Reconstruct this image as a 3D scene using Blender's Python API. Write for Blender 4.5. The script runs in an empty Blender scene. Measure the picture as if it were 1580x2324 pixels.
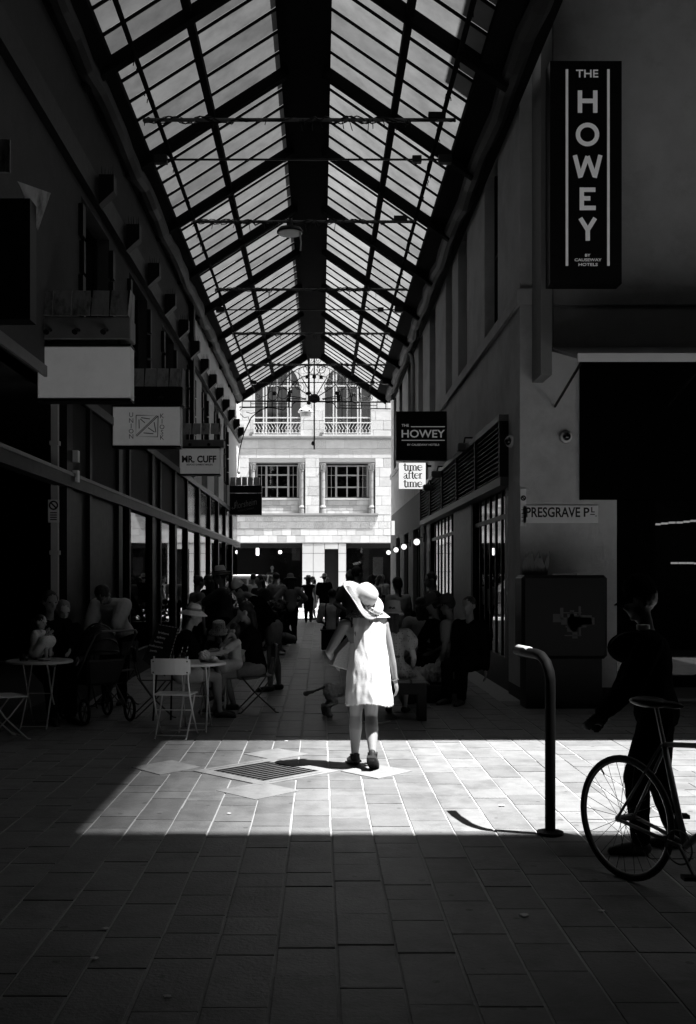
import bpy, bmesh, math, random
from math import sin, cos, pi, radians, sqrt, atan2
from mathutils import Vector, Matrix, noise, Quaternion
random.seed(7)
S = bpy.context.scene
COL = S.collection
V = Vector
# ---------------------------------------------------------------- camera, sky, sun, exposure
FPX, PX, PY, EYE = 2420.0, 727.0, 1307.0, 1.65     # focal length and vanishing point in a 1580x2324 frame
cd = bpy.data.cameras.new('camera'); cam = bpy.data.objects.new('camera', cd); COL.objects.link(cam)
cam.location = (0, 0, EYE); cam.rotation_euler = (pi/2, 0, 0)
cd.sensor_fit = 'HORIZONTAL'; cd.sensor_width = 36; cd.lens = FPX/1580*36
cd.shift_x = (790-PX)/1580; cd.shift_y = (PY-1162)/1580
cd.clip_start = .1; cd.clip_end = 3000
S.camera = cam
SUN_EL, SUN_AZ = radians(68), radians(19)           # from the right, a little behind the camera
KX, KY = cos(SUN_AZ)/math.tan(SUN_EL), sin(SUN_AZ)/math.tan(SUN_EL)
SDIR = V((cos(SUN_EL)*cos(SUN_AZ), -cos(SUN_EL)*sin(SUN_AZ), sin(SUN_EL)))
w = bpy.data.worlds.new('World'); S.world = w; w.use_nodes = True
nt = w.node_tree; bg = nt.nodes['Background']
sk = nt.nodes.new('ShaderNodeTexSky'); sk.sky_type = 'NISHITA'; sk.sun_disc = False
sk.sun_elevation = SUN_EL; sk.sun_rotation = atan2(SDIR.x, SDIR.y)
bw_ = nt.nodes.new('ShaderNodeRGBToBW')             # the photograph is black and white
nt.links.new(sk.outputs[0], bw_.inputs[0]); nt.links.new(bw_.outputs[0], bg.inputs[0])
bg.inputs[1].default_value = .05
sl = bpy.data.lights.new('sun', 'SUN'); sl.energy = 5; sl.angle = radians(.53); sl.color = (1, 1, 1)
so = bpy.data.objects.new('sun', sl); COL.objects.link(so); so.location = (8, -2, 24)
so.rotation_euler = SDIR.to_track_quat('Z', 'Y').to_euler()
S.view_settings.view_transform = 'Standard'; S.view_settings.look = 'None'
S.view_settings.exposure = 1.75; S.view_settings.gamma = 1; S.view_settings.use_curve_mapping = False
S.render.engine = 'CYCLES'
cy = S.cycles
cy.max_bounces = 6; cy.diffuse_bounces = 1; cy.glossy_bounces = 3; cy.transmission_bounces = 4; cy.transparent_max_bounces = 12
cy.use_denoising = True; cy.sample_clamp_indirect = 3; cy.blur_glossy = .5; cy.caustics_reflective = False; cy.caustics_refractive = False

# ---------------------------------------------------------------- helpers
def at(px, py, Y):                                   # photo measure (1580 wide) at a known depth -> world point
    return V(((px-PX)/FPX*Y, Y, EYE-(py-PY)/FPX*Y))
def gX(px, Y): return (px-PX)/FPX*Y
def gZ(py, Y): return EYE-(py-PY)/FPX*Y

MATS = {}
def mat(name, v, rough=.6, var=0., scale=6., bump=0., bscale=40., spec=.4, metal=0., emit=0., stretch=(1,1,1), rnd=0., stain=0., stain_v=.02, trans=None, wpos=False, gum=0.):
    if name in MATS: return MATS[name]
    m = bpy.data.materials.new(name); m.use_nodes = True; MATS[name] = m
    n = m.node_tree; P = n.nodes['Principled BSDF']; L = n.links.new
    P.inputs['Base Color'].default_value = (v, v, v, 1); P.inputs['Roughness'].default_value = rough
    P.inputs['Specular IOR Level'].default_value = spec; P.inputs['Metallic'].default_value = metal
    tc = n.nodes.new('ShaderNodeTexCoord'); mp = n.nodes.new('ShaderNodeMapping')
    gp = n.nodes.new('ShaderNodeNewGeometry'); L(gp.outputs['Position'] if wpos else tc.outputs['Object'], mp.inputs[0]); mp.inputs['Scale'].default_value = stretch
    def nz(s, d=6, r=.6):
        t = n.nodes.new('ShaderNodeTexNoise'); L(mp.outputs[0], t.inputs['Vector'])
        t.inputs['Scale'].default_value = s; t.inputs['Detail'].default_value = d; t.inputs['Roughness'].default_value = r
        return t.outputs[0]
    def mth(op, a, b):
        k = n.nodes.new('ShaderNodeMath'); k.operation = op
        for i, q in enumerate((a, b)):
            if isinstance(q, (int, float)): k.inputs[i].default_value = q
            else: L(q, k.inputs[i])
        return k.outputs[0]
    col = None
    if var or rnd or stain:
        col = v
        if var:
            k = mth('MULTIPLY_ADD', nz(scale), 2*var*v); k.node.inputs[2].default_value = v*(1-var); col = k
        if rnd:
            oi = n.nodes.new('ShaderNodeObjectInfo')
            k = mth('MULTIPLY_ADD', oi.outputs['Random'], 2*rnd); k.node.inputs[2].default_value = 1-rnd
            col = mth('MULTIPLY', col, k)
        if stain:
            r = n.nodes.new('ShaderNodeMapRange'); L(nz(scale*.35, 8, .7), r.inputs[0])
            r.inputs[1].default_value = .5; r.inputs[2].default_value = .66
            mx = n.nodes.new('ShaderNodeMix'); mx.data_type = 'FLOAT'
            f = mth('MULTIPLY', r.outputs[0], stain); L(f, mx.inputs[0])
            if isinstance(col, float): mx.inputs[2].default_value = col
            else: L(col, mx.inputs[2])
            mx.inputs[3].default_value = stain_v; col = mx.outputs[0]
        if gum:                                          # trodden-in spots
            vo = n.nodes.new('ShaderNodeTexVoronoi'); L(mp.outputs[0], vo.inputs['Vector']); vo.inputs['Scale'].default_value = 4.5
            lt = mth('LESS_THAN', vo.outputs['Distance'], .085); mg_ = mth('MULTIPLY', lt, gum); iv = mth('SUBTRACT', 1., mg_); col = mth('MULTIPLY', col, iv)
        L(col, P.inputs['Base Color'])
        rr = mth('MULTIPLY_ADD', nz(scale*1.7), .3*rough); rr.node.inputs[2].default_value = rough*.85; L(rr, P.inputs['Roughness'])
    if bump:
        b = n.nodes.new('ShaderNodeBump'); b.inputs['Strength'].default_value = min(1, bump); b.inputs['Distance'].default_value = .01*max(1, bump)
        L(nz(bscale, 5), b.inputs['Height']); L(b.outputs[0], P.inputs['Normal'])
    if emit:
        P.inputs['Emission Color'].default_value = (1, 1, 1, 1); P.inputs['Emission Strength'].default_value = emit
    if trans is not None:                            # diffusely transmitting sheet (frosted roof glazing)
        out = n.nodes['Material Output']; T = n.nodes.new('ShaderNodeBsdfTranslucent'); A = n.nodes.new('ShaderNodeMixShader')
        k = mth('MULTIPLY_ADD', nz(1.6, 8, .72), trans*1.5); k.node.inputs[2].default_value = trans*.25
        oi = n.nodes.new('ShaderNodeObjectInfo'); k2 = mth('MULTIPLY_ADD', oi.outputs['Random'], .3); k2.node.inputs[2].default_value = .85
        L(mth('MULTIPLY', k, k2), T.inputs[0]); A.inputs[0].default_value = .85
        P.inputs['Base Color'].default_value = (v, v, v, 1)
        L(P.outputs[0], A.inputs[1]); L(T.outputs[0], A.inputs[2]); L(A.outputs[0], out.inputs[0])
    return m
def glassmat(name, tint=.75, rough=.015):             # thin window pane: clear, with its real reflection
    if name in MATS: return MATS[name]
    m = bpy.data.materials.new(name); m.use_nodes = True; MATS[name] = m
    n = m.node_tree; L = n.links.new; out = n.nodes['Material Output']; n.nodes.remove(n.nodes['Principled BSDF'])
    T = n.nodes.new('ShaderNodeBsdfTransparent'); G = n.nodes.new('ShaderNodeBsdfGlossy'); X = n.nodes.new('ShaderNodeMixShader'); F = n.nodes.new('ShaderNodeFresnel')
    T.inputs[0].default_value = (tint, tint, tint, 1); G.inputs['Roughness'].default_value = rough; F.inputs[0].default_value = 1.5
    L(F.outputs[0], X.inputs[0]); L(T.outputs[0], X.inputs[1]); L(G.outputs[0], X.inputs[2]); L(X.outputs[0], out.inputs[0])
    return m

class MB:
    def __init__(s): s.v = []; s.f = []
    def add(s, vs, fs):
        o = len(s.v); s.v += [tuple(p) for p in vs]; s.f += [tuple(o+i for i in f) for f in fs]; return s
    def box(s, x0, x1, y0, y1, z0, z1):
        return s.add([(x0,y0,z0),(x1,y0,z0),(x1,y1,z0),(x0,y1,z0),(x0,y0,z1),(x1,y0,z1),(x1,y1,z1),(x0,y1,z1)],
                     [(3,2,1,0),(4,5,6,7),(0,1,5,4),(1,2,6,5),(2,3,7,6),(3,0,4,7)])
    def bar(s, a, b, w, h=None, up=(0,0,1)):
        a, b = V(a), V(b); h = h or w; d = (b-a).normalized(); u = V(up)
        if abs(d.dot(u)) > .98: u = V((0,1,0))
        x = d.cross(u).normalized(); z = x.cross(d)
        c = [x*sx*w/2+z*sz*h/2 for sx, sz in ((-1,-1),(1,-1),(1,1),(-1,1))]
        return s.add([a+k for k in c]+[b+k for k in c], [(3,2,1,0),(4,5,6,7),(0,1,5,4),(1,2,6,5),(2,3,7,6),(3,0,4,7)])
    def tube(s, pts, r, n=8, closed=False):
        pts = [V(p) for p in pts]; k = len(pts); rs = r if isinstance(r, (list, tuple)) else [r]*k
        o = len(s.v); prev = None
        for i, p in enumerate(pts):
            if closed: d = pts[(i+1) % k]-pts[i-1]
            else: d = pts[min(i+1, k-1)]-pts[max(i-1, 0)]
            d = d.normalized() if d.length else V((0,0,1))
            if prev is None:
                u = V((0,0,1)) if abs(d.z) < .9 else V((1,0,0)); x = d.cross(u).normalized()
            else: x = (prev-d*prev.dot(d)); x = x.normalized() if x.length > 1e-6 else d.orthogonal().normalized()
            prev = x; y = d.cross(x)
            s.v += [tuple(p+(x*cos(2*pi*j/n)+y*sin(2*pi*j/n))*rs[i]) for j in range(n)]
        m = k if closed else k-1
        for i in range(m):
            a, b = o+i*n, o+((i+1) % k)*n
            s.f += [(a+j, a+(j+1) % n, b+(j+1) % n, b+j) for j in range(n)]
        if not closed:
            s.f += [tuple(o+j for j in reversed(range(n))), tuple(o+(k-1)*n+j for j in range(n))]
        return s
    def lathe(s, prof, n=24, c=(0,0,0), M=None, sx=1, sy=1):
        o = len(s.v); c = V(c)
        for r, z in prof:
            for j in range(n):
                p = V((r*cos(2*pi*j/n)*sx, r*sin(2*pi*j/n)*sy, z))
                s.v.append(tuple((M @ p if M else p)+c))
        for i in range(len(prof)-1):
            a, b = o+i*n, o+(i+1)*n
            s.f += [(a+j, a+(j+1) % n, b+(j+1) % n, b+j) for j in range(n)]
        if prof[0][0] > 1e-5: s.f.append(tuple(o+j for j in reversed(range(n))))
        if prof[-1][0] > 1e-5: s.f.append(tuple(o+(len(prof)-1)*n+j for j in range(n)))
        return s
    def prism(s, outline, a, b):                       # outline points (3d) swept from offset a to offset b
        a, b = V(a), V(b); k = len(outline); pts = [V(p) for p in outline]
        return s.add([p+a for p in pts]+[p+b for p in pts],
                     [tuple(range(k)), tuple(reversed(range(k, 2*k)))]+[(i, k+i, k+(i+1) % k, (i+1) % k) for i in range(k)])
    def ell(s, c, r, M=None, n=12, m=8):
        o = len(s.v); c = V(c)
        for i in range(m+1):
            t = pi*i/m
            for j in range(n):
                p = V((r[0]*sin(t)*cos(2*pi*j/n), r[1]*sin(t)*sin(2*pi*j/n), r[2]*cos(t)))
                s.v.append(tuple((M @ p if M else p)+c))
        for i in range(m):
            a, b = o+i*n, o+(i+1)*n
            s.f += [(a+j, b+j, b+(j+1) % n, a+(j+1) % n) for j in range(n)]
        return s
    def cap(s, a, ra, b, rb, n=10):                    # rounded cone
        a, b = V(a), V(b); d = b-a; L = d.length
        if L < 1e-6: return s.ell(a, (ra,)*3)
        d /= L; pts, rs = [], []
        for t in (90, 60, 30): pts.append(a-d*ra*sin(radians(t))); rs.append(max(1e-4, ra*cos(radians(t))))
        pts += [a, b]; rs += [ra, rb]
        for t in (30, 60, 90): pts.append(b+d*rb*sin(radians(t))); rs.append(max(1e-4, rb*cos(radians(t))))
        return s.tube(pts, rs, n)
    def loft(s, rings, B, n=18):                       # rings: (centre, rx, ry) stacked along a spine
        o = len(s.v)
        for c, rx, ry in rings: s.v += [tuple(V(c)+B @ V((rx*cos(2*pi*j/n), ry*sin(2*pi*j/n), 0))) for j in range(n)]
        for i in range(len(rings)-1):
            a, b = o+i*n, o+(i+1)*n; s.f += [(a+j, a+(j+1) % n, b+(j+1) % n, b+j) for j in range(n)]
        s.f += [tuple(o+j for j in reversed(range(n))), tuple(o+(len(rings)-1)*n+j for j in range(n))]; return s
    def mesh(s, name, m=None, smooth=False, bevel=0):
        me = bpy.data.meshes.new(name); me.from_pydata(s.v, [], s.f)
        bm = bmesh.new(); bm.from_mesh(me); bmesh.ops.recalc_face_normals(bm, faces=bm.faces)
        if bevel: bmesh.ops.bevel(bm, geom=[e for e in bm.edges if len(e.link_faces) == 2 and e.calc_face_angle(0) > .6], offset=bevel, segments=1, affect='EDGES', clamp_overlap=True)
        bm.to_mesh(me); bm.free()
        if smooth: me.shade_smooth() if hasattr(me, 'shade_smooth') else None
        if m: me.materials.append(m)
        return me
    def build(s, name, m, parent=None, smooth=False, bevel=0, world=True):
        return link(name, s.mesh(name, m, smooth, bevel), parent, world)
def link(name, me, parent=None, world=True):
    o = bpy.data.objects.new(name, me); COL.objects.link(o)
    if parent:
        o.parent = parent
        if world: o.matrix_parent_inverse = Matrix.Translation(-root_loc(parent))
    return o
def root_loc(p):                                      # parts are laid out in world coordinates under a thing's Empty
    return V((0,0,0)) if p.parent else V(p.location)
def tag(o, label=None, cat=None, group=None, kind=None):
    if label: o['label'] = label
    if cat: o['category'] = cat
    if group: o['group'] = group
    if kind: o['kind'] = kind
    return o
def thing(name, label, cat, loc=(0,0,0), rz=0, group=None):
    o = bpy.data.objects.new(name, None); COL.objects.link(o); o.empty_display_size = .1
    o.location = loc; o.rotation_euler = (0, 0, rz); return tag(o, label, cat, group)
def copy_tree(o, parent=None):
    c = o.copy(); COL.objects.link(c)
    if parent: c.parent = parent
    for ch in o.children: copy_tree(ch, c)
    return c
def inst(name, me, parent, loc, scale=(1,1,1), rot=(0,0,0)):   # small piece, shared mesh, world placement
    o = bpy.data.objects.new(name, me); COL.objects.link(o); o.parent = parent
    if parent: o.matrix_parent_inverse = Matrix.Translation(-root_loc(parent))
    o.location = loc; o.scale = scale; o.rotation_euler = rot; return o
def unit_box(name, m, bevel=0):
    return MB().box(-.5,.5,-.5,.5,-.5,.5).mesh(name, m, bevel=bevel)
TMP = bpy.data.scenes.new('workbench')                # modifiers and text are evaluated here, away from the big scene
def evaluated(o):
    vl = TMP.view_layers[0]; vl.update(); return bpy.data.meshes.new_from_object(o.evaluated_get(vl.depsgraph))
def text_mesh(txt, size, m, depth=.004, align='CENTER', sx=1, space=1, bold=0, shear=0):
    c = bpy.data.curves.new('lettering', 'FONT'); c.body = txt; c.size = size; c.extrude = depth/2
    c.align_x = align; c.align_y = 'CENTER'; c.space_character = space; c.offset = bold; c.shear = shear; c.resolution_u = 3
    o = bpy.data.objects.new('lettering', c); TMP.collection.objects.link(o)
    me = evaluated(o)
    bpy.data.objects.remove(o); bpy.data.curves.remove(c); me.name = 'lettering'
    me.transform(Matrix.Diagonal((sx, 1, 1, 1))); me.materials.clear(); me.materials.append(m); return me
def letters(txt, center, height, m, parent, width=None, **k):     # lettering on a face turned to the camera (-Y)
    me = text_mesh(txt, 1, m, **k)
    xs = [v.co.x for v in me.vertices]; ys = [v.co.y for v in me.vertices]
    sx_ = max(xs)-min(xs); sy_ = max(ys)-min(ys); cx, cy = (max(xs)+min(xs))/2, (max(ys)+min(ys))/2
    s = height/sy_; t = width/sx_ if width else s
    me.transform(Matrix.Translation((-cx, -cy, 0))); me.transform(Matrix.Diagonal((t, s, 1, 1)))
    o = bpy.data.objects.new('lettering', me); COL.objects.link(o); o.parent = parent
    o.matrix_parent_inverse = Matrix.Translation(-root_loc(parent))
    o.location = center; o.rotation_euler = (pi/2, 0, 0); return o
def stroke(mb, pts, w, y=0, d=.004, ws=None):         # flat ribbon in the XZ plane with thickness d
    P = [V((p[0], 0, p[1])) for p in pts]; k = len(P); L, R = [], []
    for i in range(k):
        t = (P[min(i+1, k-1)]-P[max(i-1, 0)]); t = t.normalized() if t.length else V((1,0,0))
        nn = V((-t.z, 0, t.x))*((ws[i] if ws else w)/2); L.append(P[i]+nn); R.append(P[i]-nn)
    o = len(mb.v)
    for yy in (y, y+d):
        mb.v += [(q.x, yy, q.z) for q in L]+[(q.x, yy, q.z) for q in R]
    for i in range(k-1):
        for b in (0, 2*k): mb.f.append((o+b+i, o+b+i+1, o+b+k+i+1, o+b+k+i))
        mb.f.append((o+i, o+i+1, o+2*k+i+1, o+2*k+i)); mb.f.append((o+k+i, o+k+i+1, o+3*k+i+1, o+3*k+i))
    for i in (0, k-1): mb.f.append((o+i, o+k+i, o+3*k+i, o+2*k+i))
def arc(cx, cz, r, a0, a1, n=12, rz=None):
    return [(cx+r*cos(radians(a0+(a1-a0)*i/n)), cz+(rz or r)*sin(radians(a0+(a1-a0)*i/n))) for i in range(n+1)]

# ---------------------------------------------------------------- materials
m_stone = mat('bluestone', .19, .5, var=.35, scale=7, bump=.5, bscale=45, rnd=.16, stain=.6, stain_v=.10, wpos=True, gum=.45)
m_grout = mat('sandy_grout', .42, .9, var=.3, scale=30, bump=.5)
m_pale = mat('pale_stone_inlay', .27, .6, var=.3, scale=12, bump=.5, stain=.4, stain_v=.17)
m_asph = mat('street_surface', .4, .8, var=.2, bump=.5)
m_black = mat('black_paint', .008, .5, var=.3, scale=5, spec=.2)
m_iron = mat('black_iron', .007, .45, spec=.2)
m_roofsteel = mat('roof_steel', .006, .9, var=.4, scale=4, spec=.05)
m_dark = mat('dark_render', .03, .8, var=.4, scale=2, bump=.3)
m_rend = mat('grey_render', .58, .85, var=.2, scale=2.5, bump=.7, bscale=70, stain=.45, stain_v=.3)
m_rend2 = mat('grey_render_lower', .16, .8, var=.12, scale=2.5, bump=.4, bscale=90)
m_white = mat('white_render', .7, .85, var=.08, scale=2, bump=.3, bscale=80)
m_face = mat('pale_facade_tile', .64, .6, var=.22, scale=3, rnd=.1, bump=.3, wpos=True, stain=.3, stain_v=.45)
m_face2 = mat('mottled_facade_tile', .56, .6, var=.6, scale=9, stretch=(3,1,1), rnd=.12, bump=.4, wpos=True)
m_face3 = mat('grey_facade_tile', .48, .6, var=.2, scale=5, rnd=.14, bump=.3, wpos=True)
m_mortar = mat('mortar', .6, .9)
m_metal = mat('pale_painted_metal', .5, .4, var=.1)
m_gmetal = mat('grey_metal', .12, .45, var=.2)
m_chrome = mat('bright_metal', .6, .25, metal=1)
m_wood = mat('weathered_slat', .3, .8, var=.4, scale=14, stretch=(1,1,.3), bump=.5, stain=.9, stain_v=.02)
m_frosts = [mat('frosted_roof_glass_%d' % i, .2, .4, trans=tv) for i, tv in enumerate((.058, .065, .078, .092, .105, .12, .132, .145, .155))]   # darkening toward the viewer is put into the glass tone bay by bay
m_glass = glassmat('window_glass', .8)
m_curt = mat('net_curtain', .9, .9, var=.2, scale=8, stretch=(6,6,.1))
m_lamp = mat('lit_globe', .8, .4, emit=.45)
m_lit = mat('backlit_white_panel', .8, .4, emit=.28)
m_box = mat('glow_sign_face', .8, .5, var=.1, scale=3, stain=.2, stain_v=.35, emit=.018)  # faint glow added to brighten sign faces that are unlit by day
m_ltr = mat('glow_letters', .8, .5, emit=.03)  # added glow lifts the hotel sign letters out of the dark
m_print = mat('black_print', .012, .6)
m_wprint = mat('white_print', .85, .6)
m_sign = mat('aged_white_sign', .8, .5, var=.1, scale=3, stain=.2, stain_v=.35)
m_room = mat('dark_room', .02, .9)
# ---------------------------------------------------------------- ground, lane paving, street
XL, XR, YC, YEND, YF = -3.05, 2.66, 14.2, 40.0, 52.0
tag(MB().box(-400, 400, -200, 600, -.4, -.06).build('ground', mat('ground_earth', .15, .9, var=.2)), kind='structure')
pave = MB().box(-7, 9, -3, 41, -.05, -.0065).build('lane_pavement', m_grout); tag(pave, kind='structure')
stone_me = MB().box(-.5,.5,-.5,.5,-.5,.5)
bmx = bmesh.new(); mm = stone_me.mesh('paving_stone', m_stone); bmx.from_mesh(mm)
tops = [e for e in bmx.edges if all(v.co.z > 0 for v in e.verts)]
bmesh.ops.bevel(bmx, geom=tops, offset=.02, segments=1, affect='EDGES'); bmx.to_mesh(mm); bmx.free(); stone_me = mm
GR = [V((-.457, 9.0)), .445]                           # grate centre and half diagonal
rows = []
x0 = .071-.265*40
for c in range(0, 64):
    xa = x0+.265*c; xb = xa+.265
    if xb < -3.6 or xa > 2.36: continue
    xb = min(xb, 2.365)
    y = 3.2-random.random()*.4
    while y < 40.2:
        ln = random.choice((.26, .33, .38, .44, .5, .56))
        j1, j2, j3 = random.uniform(.004, .009), random.uniform(.004, .009), random.uniform(.003, .008); rows.append((xa+j1, xb-j2, y+.003, y+ln-j3)); y += ln
for r in range(0, 50):                                  # side lane: courses run across
    ya = 3.2+.265*r; yb = ya+.265
    if yb > 14.2: break
    x = 2.372
    while x < 7:
        ln = random.choice((.33, .44, .56)); rows.append((x+.004, min(7, x+ln)-.004, ya+.005, yb-.005)); x += ln
def seen(r):
    xc, yc = (r[0]+r[1])/2, (r[2]+r[3])/2
    return yc > 3.8 and -.31 < xc/yc < .37
near = sorted([r for r in rows if seen(r)], key=lambda r: -(r[1]-r[0])*(r[3]-r[2])/((r[2]+r[3])/2)**3)[:300]
nset = set(near); rest = MB()
for r in rows:
    zt = random.uniform(-.0025, .0015)
    if r in nset:
        inst('paving_stone', stone_me, pave, ((r[0]+r[1])/2, (r[2]+r[3])/2, zt-.025), (r[1]-r[0], r[3]-r[2], .05),
             (random.uniform(-.004, .004), random.uniform(-.004, .004), 0))
    else: rest.box(r[0], r[1], r[2], r[3], -.05, zt)
tag(rest.build('far_paving_stones', m_stone, pave), kind='stuff')
# drain grate with its diamond of pale stones
gx, gy, gd = GR[0].x, GR[0].y, GR[1]
g = thing('drain_grate', 'diamond shaped iron drain grate set in the sunlit paving', 'drain grate', (gx, gy, 0))
def dia(mb, cx, cy, a, b, z0, z1): return mb.prism([(cx-a, cy, 0), (cx, cy-b, 0), (cx+a, cy, 0), (cx, cy+b, 0)], (0,0,z0), (0,0,z1))
fr = MB()
for k in range(4):
    a0, a1 = [(pi/2*(k+q)) for q in (0, 1)]
    for R0, R1 in ((gd, gd+.17),):
        fr.prism([(gx+R0*cos(a0), gy+R0*sin(a0), 0), (gx+R1*cos(a0), gy+R1*sin(a0), 0), (gx+R1*cos(a1), gy+R1*sin(a1), 0), (gx+R0*cos(a1), gy+R0*sin(a1), 0)], (0,0,-.03), (0,0,.006))
fr.build('surround', m_pale, g)
dia(MB(), gx, gy, gd+.01, gd+.01, -.02, .003).build('pit', mat('pit_black', .004, 1, spec=0), g)
for k in range(13):
    t = -gd+.05+k*(2*gd-.1)/12; hw = gd-abs(t)-.005
    u, n_ = V((cos(radians(45)), sin(radians(45)), 0)), V((-sin(radians(45)), cos(radians(45)), 0))
    tt = (k-6)*.088*.72; h = gd*.707-.01
    a = V((gx, gy, .0055))+n_*tt-u*h; b = V((gx, gy, .0055))+n_*tt+u*h
    MB().bar(a, b, .016, .003).build('bar', mat('grate_iron', .14, .5), g)
for cx, cy, a, b in ((gx-.87, gy+.18, .3, .35), (gx+.93, gy+.0, .3, .34), (gx-.02, gy-.82, .32, .33), (gx+.05, gy+.86, .3, .32)):
    s_ = dia(MB(), cx, cy, a, b, -.02, .0045).build('diamond_paver', m_pale); s_.parent = pave; s_.name = 'diamond_paver'
# street beyond the lane
kb = MB().box(-60, 60, 40.8, 41.0, -.05, .02).build('kerb', m_pale); tag(kb, kind='structure')
tag(MB().box(-60, 60, 41.0, 49.2, -.3, -.05).build('street', m_asph), kind='structure')
tag(MB().box(-60, 60, 49.2, 60, -.3, .08).build('far_pavement', mat('far_paving', .5, .8, var=.1)), kind='structure')
tag(MB().box(-60, 60, 40.2, 40.8, -.3, .0).build('near_footpath', mat('far_paving', .5)), kind='structure')
for k in range(4):
    MB().box(-9+k*5, -6+k*5, 45.0, 45.12, -.05, -.045).build('lane_line', m_white, bpy.data.objects['street'])

# ---------------------------------------------------------------- facing street building
def eX(px): return gX(px, YF)
def eZ(py): return gZ(py, YF)
eb = thing('street_building', 'pale tiled facade with arched upper windows closing the end of the lane', 'building', (0, YF, 0))
openings = [(eX(565), eX(693), eZ(1166), eZ(1049)), (eX(724.5), eX(852), eZ(1166), eZ(1050))]
archw = [(eX(577), eX(683), eZ(986), eZ(832)), (eX(736), eX(842), eZ(986), eZ(832))]
shop_z = eZ(1232)
# backing wall in pieces round the openings (plane 0.06 behind the tiles)
bk = MB(); XA, XB, ZT = -16, 16, 17
zs = [shop_z, openings[0][2], openings[0][3], archw[0][2], archw[0][3], ZT]
def strip(z0, z1, holes):
    x = XA
    for h in sorted(holes)+[(XB, XB)]:
        if h[0] > x: bk.box(x, h[0], YF+.03, YF+.5, z0, z1)
        x = h[1]
strip(zs[0], zs[1], []); strip(zs[1], zs[2], [(o[0], o[1]) for o in openings]); strip(zs[2], zs[3], []); strip(zs[3], zs[4], [(o[0], o[1]) for o in archw]); strip(zs[4], zs[5], [])
bk.build('wall', m_mortar, eb)
tile_a, tile_b, tile_c = [unit_box('tile', m, .012) for m in (m_face, m_face2, m_face3)]
tiles = MB(); cnt = 0
def tile(x0, x1, z0, z1, me, vis):
    global cnt
    if vis and cnt < 290:
        cnt += 1
        inst('tile', me, eb, ((x0+x1)/2, YF+.03+random.uniform(-.004, .004), (z0+z1)/2), (x1-x0-.014, .06, z1-z0-.014))
    else: tiles.box(x0+.007, x1-.007, YF+random.uniform(-.003, .003), YF+.035, z0+.007, z1-.007)
z = shop_z+.02; k = 0; rowh = .338
plan = ['a', 'a', 'b', 'b']
while z < ZT:
    h = rowh if z < eZ(1174) else .46
    z1 = min(z+h, ZT)
    if z > eZ(1174)-.1 and z < eZ(1174)+.3 and z1 > eZ(1166)+.01: pass
    x = -12-(k % 2)*.22
    while x < 12:
        wd = .45 if z < eZ(1174) else random.choice((.7, .8, .9))
        x1 = x+wd; segs = [(x, x1)]
        for (a, b, c, d) in openings+archw:
            if z1 > c+.01 and z < d-.01:
                ns = []
                for (p, q) in segs:
                    if q <= a or p >= b: ns.append((p, q))
                    else:
                        if p < a: ns.append((p, a))
                        if q > b: ns.append((b, q))
                segs = ns
        for (p, q) in segs:
            if q-p < .05: continue
            rr = random.random()
            if k < 2: me = tile_a if rr < .72 else tile_c
            elif k < 4: me = tile_b if rr < .7 else tile_a
            else: me = tile_a if rr < .86 else tile_b
            tile(p, q, z, z1, me, -4.2 < (p+q)/2 < 3.7 and z < 11)
        x = x1
    z = z1; k += 1
tag(tiles.build('far_tiles', m_face, eb), kind='stuff')
for (a, b, z0, z1, d) in ((XA, XB, eZ(1000), eZ(991), .11), (eX(535), eX(858), eZ(1174), eZ(1166.5), .1)):
    c = MB().box(a, b, YF-d*.6, YF+.02, z0+.03, z1).box(a, b, YF-d, YF+.02, z1-.05, z1+.03); c.build('cornice', mat('cornice_stone', .3, .8, var=.3, scale=4), eb)
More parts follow.
